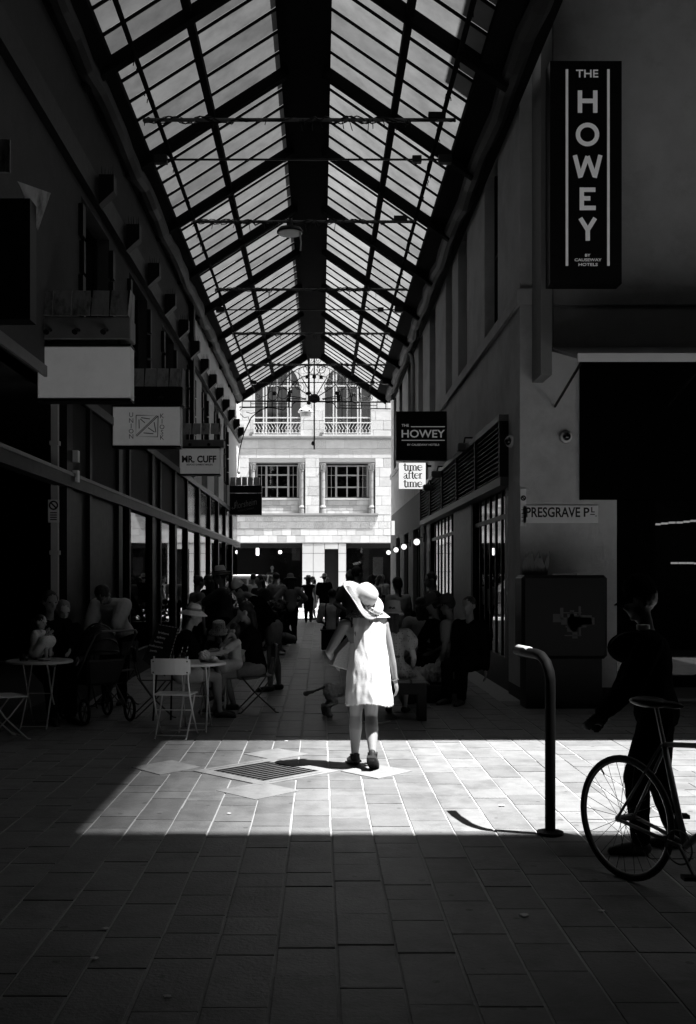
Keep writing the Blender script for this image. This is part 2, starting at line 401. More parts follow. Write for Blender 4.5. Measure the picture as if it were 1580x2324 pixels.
for (a, b, z0, z1) in openings:                         # recessed bay windows with corner columns
    rv = MB().box(a, a+.03, YF+.02, YF+.7, z0, z1).box(b-.03, b, YF+.02, YF+.7, z0, z1).box(a, b, YF+.02, YF+.7, z1-.03, z1)
    rv.build('reveal', mat('reveal_stone', .12, .8), eb)
    sp = eZ(1133)                                       # spandrel under the window
    MB().box(a+.03, b-.03, YF+.30, YF+.5, z0, sp).build('spandrel', m_mortar, eb)
    zz = z0; r = 0
    while zz < sp-.02:
        hh = .165 if r not in (1, 2) else .26
        x = a+.04-(r % 2)*.15
        while x < b-.04:
            xx = max(x, a+.04); x2 = min(x+.36, b-.04)
            if x2-xx > .04: inst('tile', tile_c, eb, ((xx+x2)/2, YF+.28, (zz+min(zz+hh, sp))/2), (x2-xx-.012, .05, min(hh, sp-zz)-.012))
            x += .36
        zz += hh; r += 1
    MB().box(a+.2, b-.2, YF+.2, YF+.5, sp, sp+.06).build('sill', m_white, eb)
    wn = thing('w', '', '') if False else None
    wx0, wx1 = a+.36, b-.36; ww = wx1-wx0; fz0, fz1 = sp+.06, z1-.1
    win = MB()
    for fx in (0, .235, .765, 1):
        win.box(wx0+ww*fx-.05, wx0+ww*fx+.05, YF+.3, YF+.4, fz0, fz1)
    win.box(wx0, wx1, YF+.305, YF+.395, fz0, fz0+.06).box(wx0, wx1, YF+.305, YF+.395, fz1-.06, fz1)
    hz = fz1-fz0
    for q in (.34, .70): win.box(wx0+.235*ww, wx0+.765*ww, YF+.31, YF+.39, fz0+hz*q-.035, fz0+hz*q+.035)
    win.box(wx0+.5*ww-.03, wx0+.5*ww+.03, YF+.312, YF+.388, fz0, fz1)
    for e0, e1 in ((0, .235), (.765, 1)):
        win.box(wx0+ww*(e0+e1)/2-.012, wx0+ww*(e0+e1)/2+.012, YF+.32, YF+.37, fz0, fz1)
        for q in (.34, .7): win.box(wx0+ww*e0, wx0+ww*e1, YF+.322, YF+.368, fz0+hz*q-.012, fz0+hz*q+.012)
    wo = win.build('window', mat('window_frame_grey', .3, .6), eb)
    for e0, e1 in ((0, .235), (.235, .5), (.5, .765), (.765, 1)):
        for q0, q1 in ((0, .34), (.34, .7), (.7, 1)):
            link('pane', MB().box(wx0+ww*e0+.03, wx0+ww*e1-.03, YF+.345, YF+.349, fz0+hz*q0+.02, fz0+hz*q1-.02).mesh('pane', m_glass), wo)
    for cx in (a+.17, b-.17):
        cl = MB(); prof = [(.16, z0), (.16, z0+.22), (.12, z0+.25), (.17, z0+.33), (.13, z0+.42), (.125, z0+.44)]
        zz = z0+.44; n_ = 4; seg = (z1-.42-zz)/n_
        for q in range(n_): prof += [(.125, zz+seg*(q+.96)), (.135, zz+seg*(q+.97)), (.135, zz+seg*(q+.995)), (.125, zz+seg*(q+1))]
        prof += [(.13, z1-.42), (.15, z1-.4), (.12, z1-.36), (.15, z1-.2), (.19, z1-.06), (.19, z1-.035)]
        cl.lathe(prof, 14, (cx, YF+.14, 0))
        co = cl.build('column', mat('column_stone', .3, .7, var=.25, scale=10), eb, smooth=False)
        lf = MB()
        for q in range(10):
            an = 2*pi*q/10; d = V((cos(an), sin(an), 0))
            lf.tube([V((cx, YF+.14, z1-.36))+d*.13, V((cx, YF+.14, z1-.22))+d*.17, V((cx, YF+.14, z1-.15))+d*.215], [.03, .03, .012], 5)
        lf.build('capital', mat('column_stone', .3), co)
for (a, b, z0, z1) in archw:                            # arched upper windows with curtains and balconettes
    sg = 1 if a < -1 else -1; r = (b-a)*.62
    arch = MB()
    top = z1
    # arch spandrel fill: corner quarter toward the middle pier
    pts = []
    inner = b if sg > 0 else a; outer = a if sg > 0 else b
    for q in range(9):
        t = pi/2*q/8; pts.append((inner-sg*.75*(1-cos(t)), top-1.5+1.5*sin(t)))
    poly = [(p[0], 0, p[1]) for p in pts]+[(inner, 0, top)]
    arch.prism(poly, (0, YF, 0), (0, YF+.4, 0)); arch.build('arch_spandrel', m_face, eb)
    MB().box(a-.08, b+.08, YF-.1, YF+.3, z0-.12, z0).build('sill', m_white, eb)
    MB().box(a, b, YF+.5, YF+.52, z0, z1).build('curtain_backing', mat('dim_room', .35, .9), eb)
    wdt = b-a; wf = MB()
    for fx in (0, .2, .26, .72, .78, 1): wf.box(a+wdt*fx-.035, a+wdt*fx+.035, YF+.05, YF+.13, z0, z1)
    for q in (.25, .72): wf.box(a, b, YF+.055, YF+.125, z0+(z1-z0)*q-.03, z0+(z1-z0)*q+.03)
    wf.box(a+wdt*.49-.012, a+wdt*.49+.012, YF+.06, YF+.12, z0, z1)
    wo = wf.build('window', mat('window_frame_pale', .62, .6), eb)
    for e0, e1 in ((0, .2), (.26, .49), (.49, .72), (.78, 1)):
        for q0, q1 in ((0, .25), (.25, .72), (.72, 1)):
            link('pane', MB().box(a+wdt*e0+.03, a+wdt*e1-.03, YF+.09, YF+.094, z0+(z1-z0)*q0+.02, z0+(z1-z0)*q1-.02).mesh('pane', m_glass), wo)
    for e0, e1 in ((.02, .2), (.27, .37), (.4, .58), (.6, .71), (.79, .98)):
        cu = MB(); n_ = 14; pa = [(a+wdt*(e0+(e1-e0)*i/n_), YF+.16+.02*sin(i*2.1)) for i in range(n_+1)]
        cu.add([(p[0], p[1], z0+.02) for p in pa]+[(p[0], p[1], z1-.02) for p in pa], [(i, i+1, n_+2+i, n_+1+i) for i in range(n_)])
        cu.build('curtain', m_curt, wo, smooth=True)
    bal = MB(); bz0, bz1 = z0+.02, z0+.56
    bal.bar((a-.03, YF-.09, bz1), (b+.03, YF-.09, bz1), .05, .05).bar((a-.03, YF-.09, bz0+.04), (b+.03, YF-.09, bz0+.04), .035, .035)
    nn = 14
    for i in range(nn):
        x = a+wdt*(i+.5)/nn; dx = .07*(1 if i < nn/2 else -1)
        bal.tube([(x, YF-.09, bz0+.04), (x-dx*.3, YF-.09, bz0+.2), (x+dx*.9, YF-.09, bz0+.24), (x-dx*.2, YF-.09, bz0+.38), (x-dx*1.3, YF-.09, bz1)], .016, 5)
    for i in (0, .5, 1): bal.bar((a+wdt*i, YF-.09, bz0), (a+wdt*i, YF-.09, bz1), .03)
    bal.build('balcony_railing', mat('railing_white', .75, .5), eb)
# shopfront level
for (px0, px1) in ((686, 785),):
    for i in range(2):
        for j, (q0, q1) in enumerate(((0, .42), (.42, 1))):
            pass
pnl = mat('pale_shop_panel', .5, .5, var=.05)
for (a, b, z0, z1) in ((686, 711, 1383, 1298), (711, 737, 1383, 1298), (686, 711, 1297.5, 1256), (711, 737, 1297.5, 1256), (686, 711, 1255.5, 1233), (711, 737, 1255.5, 1233), (737, 768, 1246, 1233), (768, 786, 1383, 1298), (768, 786, 1297.5, 1256), (768, 786, 1255.5, 1233)):
    MB().box(eX(a)+.01, eX(b)-.01, YF+.02, YF+.2, max(.08, eZ(z0))+.005, eZ(z1)-.005).build('shop_panel', pnl, eb)
MB().box(eX(737), eX(768), YF+.5, YF+.6, .08, eZ(1246)).build('door', m_black, eb)
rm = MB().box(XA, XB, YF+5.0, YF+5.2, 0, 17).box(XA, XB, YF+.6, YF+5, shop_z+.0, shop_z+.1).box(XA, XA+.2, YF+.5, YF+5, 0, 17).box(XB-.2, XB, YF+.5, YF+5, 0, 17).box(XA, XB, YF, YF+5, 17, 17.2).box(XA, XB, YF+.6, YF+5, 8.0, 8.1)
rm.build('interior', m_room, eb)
for (a, b) in ((XA, eX(686)), (eX(786), XB)):
    n_ = 4
    for i in range(n_):
        x0_, x1_ = a+(b-a)*i/n_, a+(b-a)*(i+1)/n_
        MB().box(x0_+.03, x1_-.03, YF+.3, YF+.306, .35, shop_z-.25).build('shop_window', m_glass, eb)
        MB().box(x0_-.03, x0_+.03, YF+.28, YF+.34, .08, shop_z).build('mullion', m_black, eb)
    MB().box(a, b, YF+.25, YF+.4, .08, .35).build('stall_riser', m_black, eb); MB().box(a, b, YF+.25, YF+.42, shop_z-.25, shop_z).build('shop_head', m_black, eb)
for px, py, nm, sz in ((636, 1253, 'spotlight', .09), (584.5, 1250, 'light_tube', .06)):
    p = at(px, py, YF+1.5)
    (MB().ell(p, (sz, sz, sz)) if nm == 'spotlight' else MB().box(p.x-.07, p.x+.07, p.y, p.y+.1, p.z-.22, p.z+.22)).build(nm, mat('shop_light', .8, emit=2.5 if nm == 'spotlight' else .35), eb)
for px, py, w_, h_ in ((672, 1256, .4, .7), (858, 1285, .5, .9)):
    p = at(px, py, YF+.9); MB().box(p.x-w_/2, p.x+w_/2, p.y, p.y+.02, p.z-h_/2, p.z+h_/2).build('poster', mat('dim_poster', .12, var=.6, scale=9), eb)
# ---------------------------------------------------------------- blocks out of view, several of them invented to cut sun and sky
def plain_block(name, label, x0, x1, y0, y1, z0, z1, m, parts=()):
    t = thing(name, label, 'building', ((x0+x1)/2, (y0+y1)/2, z0)); MB().box(x0, x1, y0, y1, z0, z1).build('wall', m, t)
    MB().box(x0-.1, x1+.1, y0-.1, y1+.1, z1, z1+.25).build('parapet', m, t); return t  # on the invented blocks these parts only cut sun and sky
plain_block('corner_sun_block', 'unseen dark building invented at the near corner to cut the sun', 2.66, 22, -14, 6.75-16.25*KY, -.05, 16.0, m_dark)  # invented, placed so its shadow ends the near side of the sun patch
plain_block('rear_building', 'dark building closing the lane behind the viewer', -12, 2.6, -16, -6, -.05, 16, m_dark)
plain_block('bridge_blocker', 'unseen slab added high over the lane to block sun and sky', -6.5, 2.62, -6, 10.2, 10.9, 13.5, m_dark)  # invented slab, shades the left of the patch and hides the sky
plain_block('sky_blocker', 'unseen slab added above the viewer to darken the near paving', -3.1, 2.64, -6, 5.0, 4.55, 10.6, m_dark)  # added only to keep sky light off the foreground
plain_block('upper_blocker', 'unseen block added above the side lane to end the sun patch', 3.6, 22, 10.7-9.7*KY, 14.1, 9.7, 12.9, m_dark)  # invented mass, its shadow sets the far edge of the sun patch
plain_block('end_blocker', 'unseen dark block added down the side lane to cut low sky light', 11, 20, 3, 14.1, -.05, 6.0, m_dark)  # added to hold back light from the side lane
plain_block('sun_gap_strip', 'unseen strip added beside the upper block to close a sun gap', 2.9, 3.48, 10.7-9.7*KY, 14.1, 9.7, 10.3, m_dark)  # added filler against stray sun past the block above
plain_block('gap_blocker', 'unseen block added to close a sun gap beside the bridge blocker', 2.73, 3.1, 9.3, 10.25, 10.9, 11.2, m_dark)  # added filler that stops a sliver of sun by the front chair
gc = thing('sun_fade_glass', 'tinted glass canopy added unseen to fade the sun patch, beside the bridge blocker', 'light_filter', (3.3, 6, 10.9))  # invented graded strips that dim the sun toward the left
for i in range(14):
    a, b, tv = -1.75+i*.19, -1.75+(i+1)*.19, .3+.66*min(1, i/9)**1.1
    MB().box(a+10.95*KX, b+10.95*KX-.002, 0, 9.3, 10.95, 10.96).build('pane', glassmat('sun_fade_tint_%d' % i, tv), gc)  # added unseen panes that fade the sun patch
# ---------------------------------------------------------------- right building (hotel corner)
rb = thing('corner_hotel', 'grey rendered corner building with tall upper windows and louvred shopfront', 'building', (XR, YC, 0))
wins = [(15.97, 17.26, 5.42, 8.1), (19.33, 20.57, 5.42, 8.1), (21.5, 22.6, 5.42, 8.1), (24.6, 25.9, 5.42, 8.1), (27.6, 28.9, 5.42, 8.1), (31, 32.3, 5.42, 8.1), (34.5, 35.8, 5.42, 8.1), (37.3, 38.6, 5.42, 8.1)]
TOP = 9.6
wl = MB(); y = YC
wl.box(XR, XR+.35, YC, YEND, 3.9, 5.42).box(XR, XR+.35, YC, YEND, 8.1, TOP)
for (a, b, c, d) in wins+[(YEND, YEND, 0, 0)]:
    wl.box(XR, XR+.35, y, a, 5.42, 8.1); y = b
wl.box(XR, XR+.35, YC, 15.05, 0.165, 3.9)              # corner pier
wl.box(XR+.35, 3.95, YC, YC+.3, .165, 3.9).box(XR+.35, 9, YC, YC+.3, 3.9, TOP)
wl.build('wall', m_rend, rb)
MB().box(XR-.002, 3.952, YC-.02, 15.052, -.05, .165).build('plinth', mat('plinth_dark', .03, .8), rb)
lw = MB(); lz = 3.7
lw.box(XR, XR+.3, 27.2, YEND, lz, 3.9)
sw = [(28.1, 30.3), (31.9, 33.6), (35.2, 37.1)]
y = 27.2
for a, b in sw+[(YEND, YEND)]:
    lw.box(XR-.02, XR+.3, y, a, -.02, lz-.002); y = b
for a, b in sw: lw.box(XR-.02, XR+.3, a, b, 2.95, lz-.002)
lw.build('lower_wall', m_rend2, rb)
for a, b in sw:                                         # panelled shop windows with arched heads
    MB().box(XR+.25, XR+.28, a, b, 0, 2.95).build('window_back', m_room, rb)
    o = MB(); n_ = 4
    for i in range(n_+1): o.box(XR+.08, XR+.14, a+(b-a)*i/n_-.025, a+(b-a)*i/n_+.025, .4, 2.95)
    o.box(XR+.06, XR+.2, a, b, 0, .4).box(XR+.08, XR+.14, a, b, 2.62, 2.68)
    fo = o.build('shop_window', m_black, rb)
    for i in range(n_):
        for z0_, z1_ in ((.4, 2.62), (2.68, 2.95)):
            link('pane', MB().box(XR+.105, XR+.11, a+(b-a)*i/n_+.03, a+(b-a)*(i+1)/n_-.03, z0_, z1_).mesh('pane', glassmat('rippled_glass', .3, .04)), fo)
for (a, b, c, d) in wins:
    wf = MB().box(XR+.16, XR+.22, a, a+.06, c, d).box(XR+.16, XR+.22, b-.06, b, c, d).box(XR+.16, XR+.22, a+.06, b-.06, c, c+.06).box(XR+.16, XR+.22, a+.06, b-.06, (c+d)/2-.03, (c+d)/2+.03)
    wo = wf.build('window', m_black, rb)
    for z0_, z1_ in ((c+.06, (c+d)/2-.03), ((c+d)/2+.03, d)):
        link('pane', MB().box(XR+.185, XR+.189, a+.06, b-.06, z0_, z1_).mesh('pane', m_glass), wo)
    MB().box(XR+.33, XR+.345, a, b, c, d).build('blind', m_black, wo)
MB().box(XR-.05, XR, YC, YEND, 5.25, 5.42).build('sill_course', m_rend, rb)
MB().box(XR-.05, 9, YC-.06, YC, 5.25, 5.46).build('string_course', m_rend, rb)
# louvred fascia and glazed shopfront
fz0, fz1 = 2.95, 3.9
MB().box(XR+.06, XR+.3, 15.05, 27.2, fz0, fz1).build('fascia_back', m_black, rb)
MB().box(XR-.14, XR+.06, 15.05, 27.2, fz1-.06, fz1+.03).build('fascia_cap', m_gmetal, rb)
MB().box(XR-.12, XR+.06, 15.05, 27.2, fz0-.02, fz0+.1).build('fascia_base', mat('fascia_base_grey', .07, .5), rb)
for i in range(11):
    zz = fz0+.13+i*.07; MB().add([(XR-.1, 15.06, zz), (XR-.1, 27.19, zz), (XR+.03, 27.19, zz+.045), (XR+.03, 15.06, zz+.045), (XR-.1, 15.06, zz+.012), (XR-.1, 27.19, zz+.012), (XR+.03, 27.19, zz+.057), (XR+.03, 15.06, zz+.057)], [(0,1,2,3),(7,6,5,4),(0,4,5,1),(1,5,6,2),(2,6,7,3),(3,7,4,0)]).build('louvre_slat', m_black, rb)
for i in range(6):
    yy = 15.1+i*(27.1-15.1)/5; MB().box(XR-.13, XR+.05, yy-.04, yy+.04, fz0+.1, fz1-.06).build('fascia_post', m_black, rb)
MB().box(XR+.04, XR+.24, 15.05, 27.2, -.02, .45).build('stall_riser', m_black, rb)
for (a, b, n_) in ((15.6, 18.9, 6), (21.6, 26.2, 7)):
    o = MB().box(XR+.04, XR+.18, a-.12, a, .45, fz0-.02).box(XR+.04, XR+.18, b, b+.12, .45, fz0-.02)
    for i in range(1, n_): o.box(XR+.08, XR+.13, a+(b-a)*i/n_-.022, a+(b-a)*i/n_+.022, .45, fz0-.02)
    o.box(XR+.078, XR+.132, a, b, 2.5, 2.57)
    fo = o.build('shop_window', m_black, rb)
    for i in range(n_):
        link('pane', MB().box(XR+.1, XR+.105, a+(b-a)*i/n_+.02, a+(b-a)*(i+1)/n_-.02, .45, fz0-.02).mesh('pane', glassmat('shop_glass', .35)), fo)
for (a, b) in ((15.05, 15.48), (19.02, 21.48), (26.32, 27.2)): MB().box(XR+.03, XR+.2, a, b, .45, fz0-.02).build('shopfront_panel', m_black, rb)
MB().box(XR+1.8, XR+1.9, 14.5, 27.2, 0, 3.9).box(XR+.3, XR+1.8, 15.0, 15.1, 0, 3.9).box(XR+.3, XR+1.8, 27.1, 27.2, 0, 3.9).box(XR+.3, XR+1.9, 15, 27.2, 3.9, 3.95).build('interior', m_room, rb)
MB().box(XR+.35, XR+6, YC+.3, YEND, TOP-.3, TOP).box(XR+6, XR+6.2, YC, YEND, 0, TOP).box(XR+.35, XR+6, YEND-.25, YEND, 0, TOP-.3).build('roof_and_rear', m_dark, rb)
# side lane frontage to the right of the corner pier
sp = MB().box(3.95, 9, YC+1.6, YC+1.8, 0, 4.6).box(3.95, 9, YC+.3, YC+1.6, 3.9, 4.0).box(3.93, 3.95, YC+.3, YC+1.8, 0, 3.9); sp.build('side_shop', m_room, rb)
MB().box(3.95, 9, YC+.05, YC+.06, .3, 3.9).build('side_shop_window', glassmat('shop_glass', .35), rb)
for (px, py, w_, t_) in ((1510, 1188, .32, .06), (1560, 1184, .3, .06), (1550, 1278, .34, 0), (1600, 1279, .3, 0)):
    p = at(px, py, YC+1.2)
    for i in range(3): MB().box(p.x-w_/2+i*w_/3+.01, p.x-w_/2+(i+1)*w_/3-.01, p.y, p.y+.04, p.z+t_*(i-1)*.2-.012, p.z+t_*(i-1)*.2+.014).build('strip_light', mat('strip_light', .8, emit=.6), rb)
MB().box(2.81, 2.95, 13.57, YC-.062, 4.21, TOP).build('service_duct', mat('duct_grey', .22, .6, var=.15), rb)
MB().tube([(3.07, YC-.09, 4.7), (3.07, YC-.09, TOP)], .018, 8).build('conduit', m_gmetal, rb)
# sloping side awning
aw = thing('awning', 'pale edged sloping awning over the side lane shop below the tall sign', 'awning', (3.0, YC, 4.2))
MB().add([(3.0, YC-.01, 4.7), (9, YC-.01, 4.7), (9, 12.7, 4.28), (3.06, 12.7, 4.28), (3.0, YC-.01, 4.66), (9, YC-.01, 4.66), (9, 12.7, 4.24), (3.06, 12.7, 4.24)], [(0,1,2,3),(7,6,5,4),(0,4,5,1),(1,5,6,2),(2,6,7,3),(3,7,4,0)]).build('canvas', mat('awning_grey', .3, .7, var=.1), aw)
MB().box(3.06, 9, 12.66, 12.7, 4.2, 4.295).build('front_bar', m_white, aw)
for x in (3.12, 4.6, 6.1): MB().bar((x, YC-.02, 3.9), (x, 12.75, 4.2), .025).build('stay', m_iron, aw)
MB().box(3.45, 9, YC-.05, YC-.01, 2.66, 4.55).build('awning_shade_panel', mat('awning_shade_black', .003, 1, spec=0), rb)  # black panel added in place of the soft shade under the awning
# ---------------------------------------------------------------- left building
lb = thing('shop_terrace', 'dark left hand row of shops with white upper wall and corbelled band', 'building', (XL, 25, 0))
Y0 = 8.6
lwin = [(13.6, 15.4), (17, 18.8), (20.6, 22.2), (24.4, 25.6), (27.4, 28.6), (30.6, 31.8), (33.6, 34.8)]
wl = MB(); y = Y0
wl.box(XL-.3, XL, Y0, YEND, 3.9, 4.6).box(XL-.3, XL, Y0, YEND, 6.5, TOP)
for a, b in lwin+[(YEND, YEND)]: wl.box(XL-.3, XL, y, a, 4.6, 6.5); y = b
wl.build('wall', mat('left_render', .035, .85, var=.2, scale=2.5, bump=.5, bscale=90), lb)
MB().box(XL-.02, XL+.012, 25.7, 27.3, 3.97, 6.6).box(XL-.02, XL+.012, 28.7, 30.5, 3.97, 6.6).box(XL-.02, XL+.012, 31.9, 33.5, 3.97, 6.6).box(XL-.02, XL+.012, 34.9, YEND, 3.97, 6.6).box(XL-.02, XL+.012, 25.0, YEND, 6.96, 8.6).build('white_render', m_white, lb)
MB().box(XL, XL+.12, 24.7, 25.0, 3.97, 8.2).build('pilaster', m_black, lb)
for a, b in lwin:
    wo = MB().box(XL-.22, XL-.16, a, a+.06, 4.6, 6.5).box(XL-.22, XL-.16, b-.06, b, 4.6, 6.5).box(XL-.22, XL-.16, a+.06, b-.06, 5.5, 5.56).build('window', m_black, lb)
    link('pane', MB().box(XL-.2, XL-.195, a+.06, b-.06, 4.6, 6.5).mesh('pane', m_glass), wo)
    MB().box(XL-.32, XL-.31, a, b, 4.6, 6.5).build('blind', m_black, wo)
    for k, (zz, dd) in enumerate(((4.62, .1), (5.05, .16), (5.5, .1), (5.95, .16))):
        for yy in (a-.12, b): MB().box(XL-.01, XL+.06, yy if yy == b else a-dd, yy+dd if yy == b else a, zz, zz+.4).build('quoin', m_black, wo)
MB().box(XL, XL+.1, Y0, YEND, 6.62, 6.95).build('band', m_black, lb)
for k in range(13):
    yy = 14.3+k*2.05-(.04*k)
    if yy > 39.6: break
    c = MB().box(XL+.1, XL+.3, yy-.1, yy+.1, 6.78, 7.0).add([(XL+.1, yy-.1, 6.78), (XL+.3, yy-.1, 6.78), (XL+.1, yy-.1, 6.6), (XL+.1, yy+.1, 6.78), (XL+.3, yy+.1, 6.78), (XL+.1, yy+.1, 6.6)], [(0,1,2),(5,4,3),(0,3,4,1),(1,4,5,2),(2,5,3,0)])
    co = c.build('corbel', m_black, lb); s_ = MB()
    for i in range(5): s_.tube([(XL+.13+i*.035, yy-.05+random.random()*.1, 7.0), (XL+.12+i*.04, yy-.06+random.random()*.12, 7.13)], [.006, .002], 4)
    s_.build('bird_spike', m_iron, co)
MB().box(XL, XL+.03, Y0, YEND, 3.85, 3.97).build('awning_rail', m_gmetal, lb)
MB().box(XL-.1, XL+.05, Y0, YEND, 2.72, 2.9).build('transom', m_black, lb)
MB().box(XL+.05, XL+.06, Y0, YEND, 2.86, 2.9).build('transom_edge', m_gmetal, lb)
ylist = [12.9, 14.1, 16.2, 17.0, 19.4, 20.3, 22.4, 24.4, 26.8, 29.4, 31.8, 34.2, 36.8, 39.85]
for i in range(len(ylist)-1):
    a, b = ylist[i], ylist[i+1]; wd = .3 if i % 2 == 0 else .14
    MB().box(XL-.12, XL+.02, a-wd/2, a+wd/2, 0, 3.9).build('pier', m_black, lb)
    if i < 2 or i in (4,): MB().box(XL-.05, XL-.03, a+wd/2, b-.1, .4, 2.72).build('shop_panel', m_black, lb)
    else: MB().box(XL-.05, XL-.045, a+wd/2, b-.1, .4, 2.72).build('shop_window', glassmat('shop_glass', .35), lb)
    if a < 23: MB().box(XL-.05, XL-.03, a+wd/2, b-.1, 2.9, 3.85).build('transom_panel', mat('transom_board', .015, .8, var=.6, scale=9, stretch=(1, 4, .3)), lb)
    else: MB().box(XL-.05, XL-.045, a+wd/2, b-.1, 2.9, 3.85).build('transom_window', glassmat('dusty_glass', .25, .12), lb)
    MB().box(XL-.08, XL, a+wd/2, b-.1, -.02, .4).build('stall_riser', m_black, lb)
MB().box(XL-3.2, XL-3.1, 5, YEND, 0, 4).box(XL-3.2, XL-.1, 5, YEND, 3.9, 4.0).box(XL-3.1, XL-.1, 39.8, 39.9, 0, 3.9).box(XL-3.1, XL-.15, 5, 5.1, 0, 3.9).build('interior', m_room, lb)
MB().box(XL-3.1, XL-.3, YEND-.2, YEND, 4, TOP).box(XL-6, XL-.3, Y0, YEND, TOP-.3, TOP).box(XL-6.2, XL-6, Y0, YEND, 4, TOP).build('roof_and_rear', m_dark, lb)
plain_block('near_shop', 'dark shop wall on the near left side of the lane', -12, XL-.1, -6, 5.0, -.05, 16.0, m_dark)
plain_block('near_upper', 'dark upper wall above the cafe recess on the near left', -12, XL-.02, 5.0, 8.6, 3.95, 16.0, m_dark)
dp = thing('downpipe', 'pale square downpipe beside the cafe recess on the left', 'pipe', (-3.15, 12.66, 0)); MB().box(-3.19, -3.11, 12.62, 12.7, 0, 3.85).build('pipe', m_metal, dp)
for zz in (.6, 1.9, 3.2): MB().box(-3.205, -3.095, 12.605, 12.715, zz, zz+.05).build('bracket', m_metal, dp)
def no_smoking(name, label, c, w_, h_, cat='sign'):
    t = thing(name, label, cat, c); MB().box(c[0]-w_/2, c[0]+w_/2, c[1]-.01, c[1], c[2]-h_/2, c[2]+h_/2).build('plate', m_sign, t)
    r = w_*.36; q = MB(); stroke(q, arc(c[0], c[2]+h_*.25, r, 0, 360, 20), .018, c[1]-.014); stroke(q, [(c[0]-r*.6, c[2]+h_*.25+r*.6), (c[0]+r*.6, c[2]+h_*.25-r*.6)], .018, c[1]-.014)
    q.build('symbol', m_print, t)
    q = MB()
    for i in range(4): q.box(c[0]-w_*.3, c[0]+w_*.3, c[1]-.013, c[1]-.01, c[2]-h_*(.05+.1*i)-.012, c[2]-h_*(.05+.1*i))
    q.build('small_print', m_print, t); return t
no_smoking('notice_plate', 'small smoking notice plate fixed to the pale downpipe', at(122, 1160, 12.58), .13, .27)
for py, nm in ((1036, 'upper'), (1081, 'lower')):
    p = at(166, py, 13.1); t = thing('notice_box', nm+' of two small striped notice boxes on the left pier', 'notice', p, group='striped notice boxes')
    MB().box(p.x-.07, p.x+.07, p.y-.06, p.y+.05, p.z-.07, p.z+.07).build('case', m_sign, t); q = MB()
    for i in range(8): q.box(p.x-.06, p.x+.01, p.y-.064, p.y-.06, p.z-.055+i*.014, p.z-.049+i*.014)
    q.build('stripes', m_print, t)
# ---------------------------------------------------------------- glazed arcade roof
rf = thing('arcade_roof', 'black steel and frosted glass pitched roof over the lane', 'roof', (-.25, 24, 8))
RY0, RY1, ZR, ZE = 10.45, 38.3, 9.61, 8.32
RL, RR, EL, ER = -.59, .13, -2.62, 2.01
def lp(t, side, dz=0):                                  # t=0 eave edge .. 1 ridge edge
    a, b = ((EL, RL) if side < 0 else (ER, RR)); return V((a+(b-a)*t, 0, ZE+(ZR-ZE)*t+dz))
raf = [10.6, 13.65, 16.72, 19.8, 22.88, 25.96, 29.04, 32.12, 35.2, 38.2]
for y in raf:
    for sd in (-1, 1):
        a, b = lp(-.22, sd, -.1), lp(1.1, sd, -.1); a.y = b.y = y
        big = y in (raf[-1],)
        MB().bar(a, b, .15 if not big else .24, .16 if not big else .3).build('rafter', m_roofsteel, rf)
for i in range(len(raf)-1):
    ya, yb = raf[i], raf[i+1]
    for sd in (-1, 1):
        for k in range(1, 5):
            y = ya+(yb-ya)*k/5
            a, b = lp(-.02, sd, -.03), lp(1.02, sd, -.03); a.y = b.y = y
            MB().bar(a, b, .028, .035).build('glazing_bar', m_roofsteel, rf)
        ys = [ya+(yb-ya)*k/5 for k in range(6)]
        for k in range(5):
            for t0, t1 in ((-.02, .455), (.465, 1.02)):
                p0, p1 = lp(t0, sd), lp(t1, sd); e = .008
                MB().add([(p0.x, ys[k]+e, p0.z), (p0.x, ys[k+1]-e, p0.z), (p1.x, ys[k+1]-e, p1.z), (p1.x, ys[k]+e, p1.z)], [(0, 1, 2, 3)]).build('pane', m_frosts[i], rf)
for sd in (-1, 1):
    p = lp(.46, sd, -.07); MB().bar((p.x, RY0, p.z), (p.x, RY1, p.z), .1, .14).build('purlin', m_roofsteel, rf)
    p = lp(.13, sd, -.22); MB().tube([(p.x, RY0, p.z), (p.x, RY1, p.z)], .035, 8).build('cable_pipe', m_roofsteel, rf)
    tie = MB()
    for k in range(120):
        y = RY0+.4+random.random()*27; an = random.random()*6.28
        tie.tube([(p.x+.035*cos(an), y, p.z+.035*sin(an)), (p.x+.05*cos(an), y+.03, p.z-.03-.05*random.random())], .007, 4)
    tag(tie.build('cable_ties', m_roofsteel, rf), kind='stuff')
    e0 = lp(-.02, sd); xw = XL if sd < 0 else XR
    MB().add([(e0.x, RY0, e0.z+.02), (e0.x, RY1, e0.z+.02), (xw, RY1, e0.z-.12), (xw, RY0, e0.z-.12), (e0.x, RY0, e0.z-.1), (e0.x, RY1, e0.z-.1), (xw, RY1, e0.z-.34), (xw, RY0, e0.z-.34)],
             [(0,1,2,3),(7,6,5,4),(0,4,5,1),(1,5,6,2),(2,6,7,3),(3,7,4,0)]).build('box_gutter', m_roofsteel, rf)
    gx_ = (e0.x*.35+xw*.65)
    gm = MB(); n_ = 40
    gm.tube([(gx_+.02*sin(i*1.3), RY0+(RY1+.35-RY0)*i/n_, 8.04+.03*sin(i*2.7)) for i in range(n_+1)], [.13+.015*sin(i*3.1) for i in range(n_+1)], 10); gm.build('gutter', mat('sagging_gutter', .008, .6, var=.4), rf)
MB().box(RL-.03, RR+.03, RY0, RY1, ZR-.06, ZR+.12).build('ridge', m_roofsteel, rf)
MB().box(RL+.1, RR-.1, RY0, RY1, ZR-.16, ZR-.062).build('ridge_lining', m_roofsteel, rf)
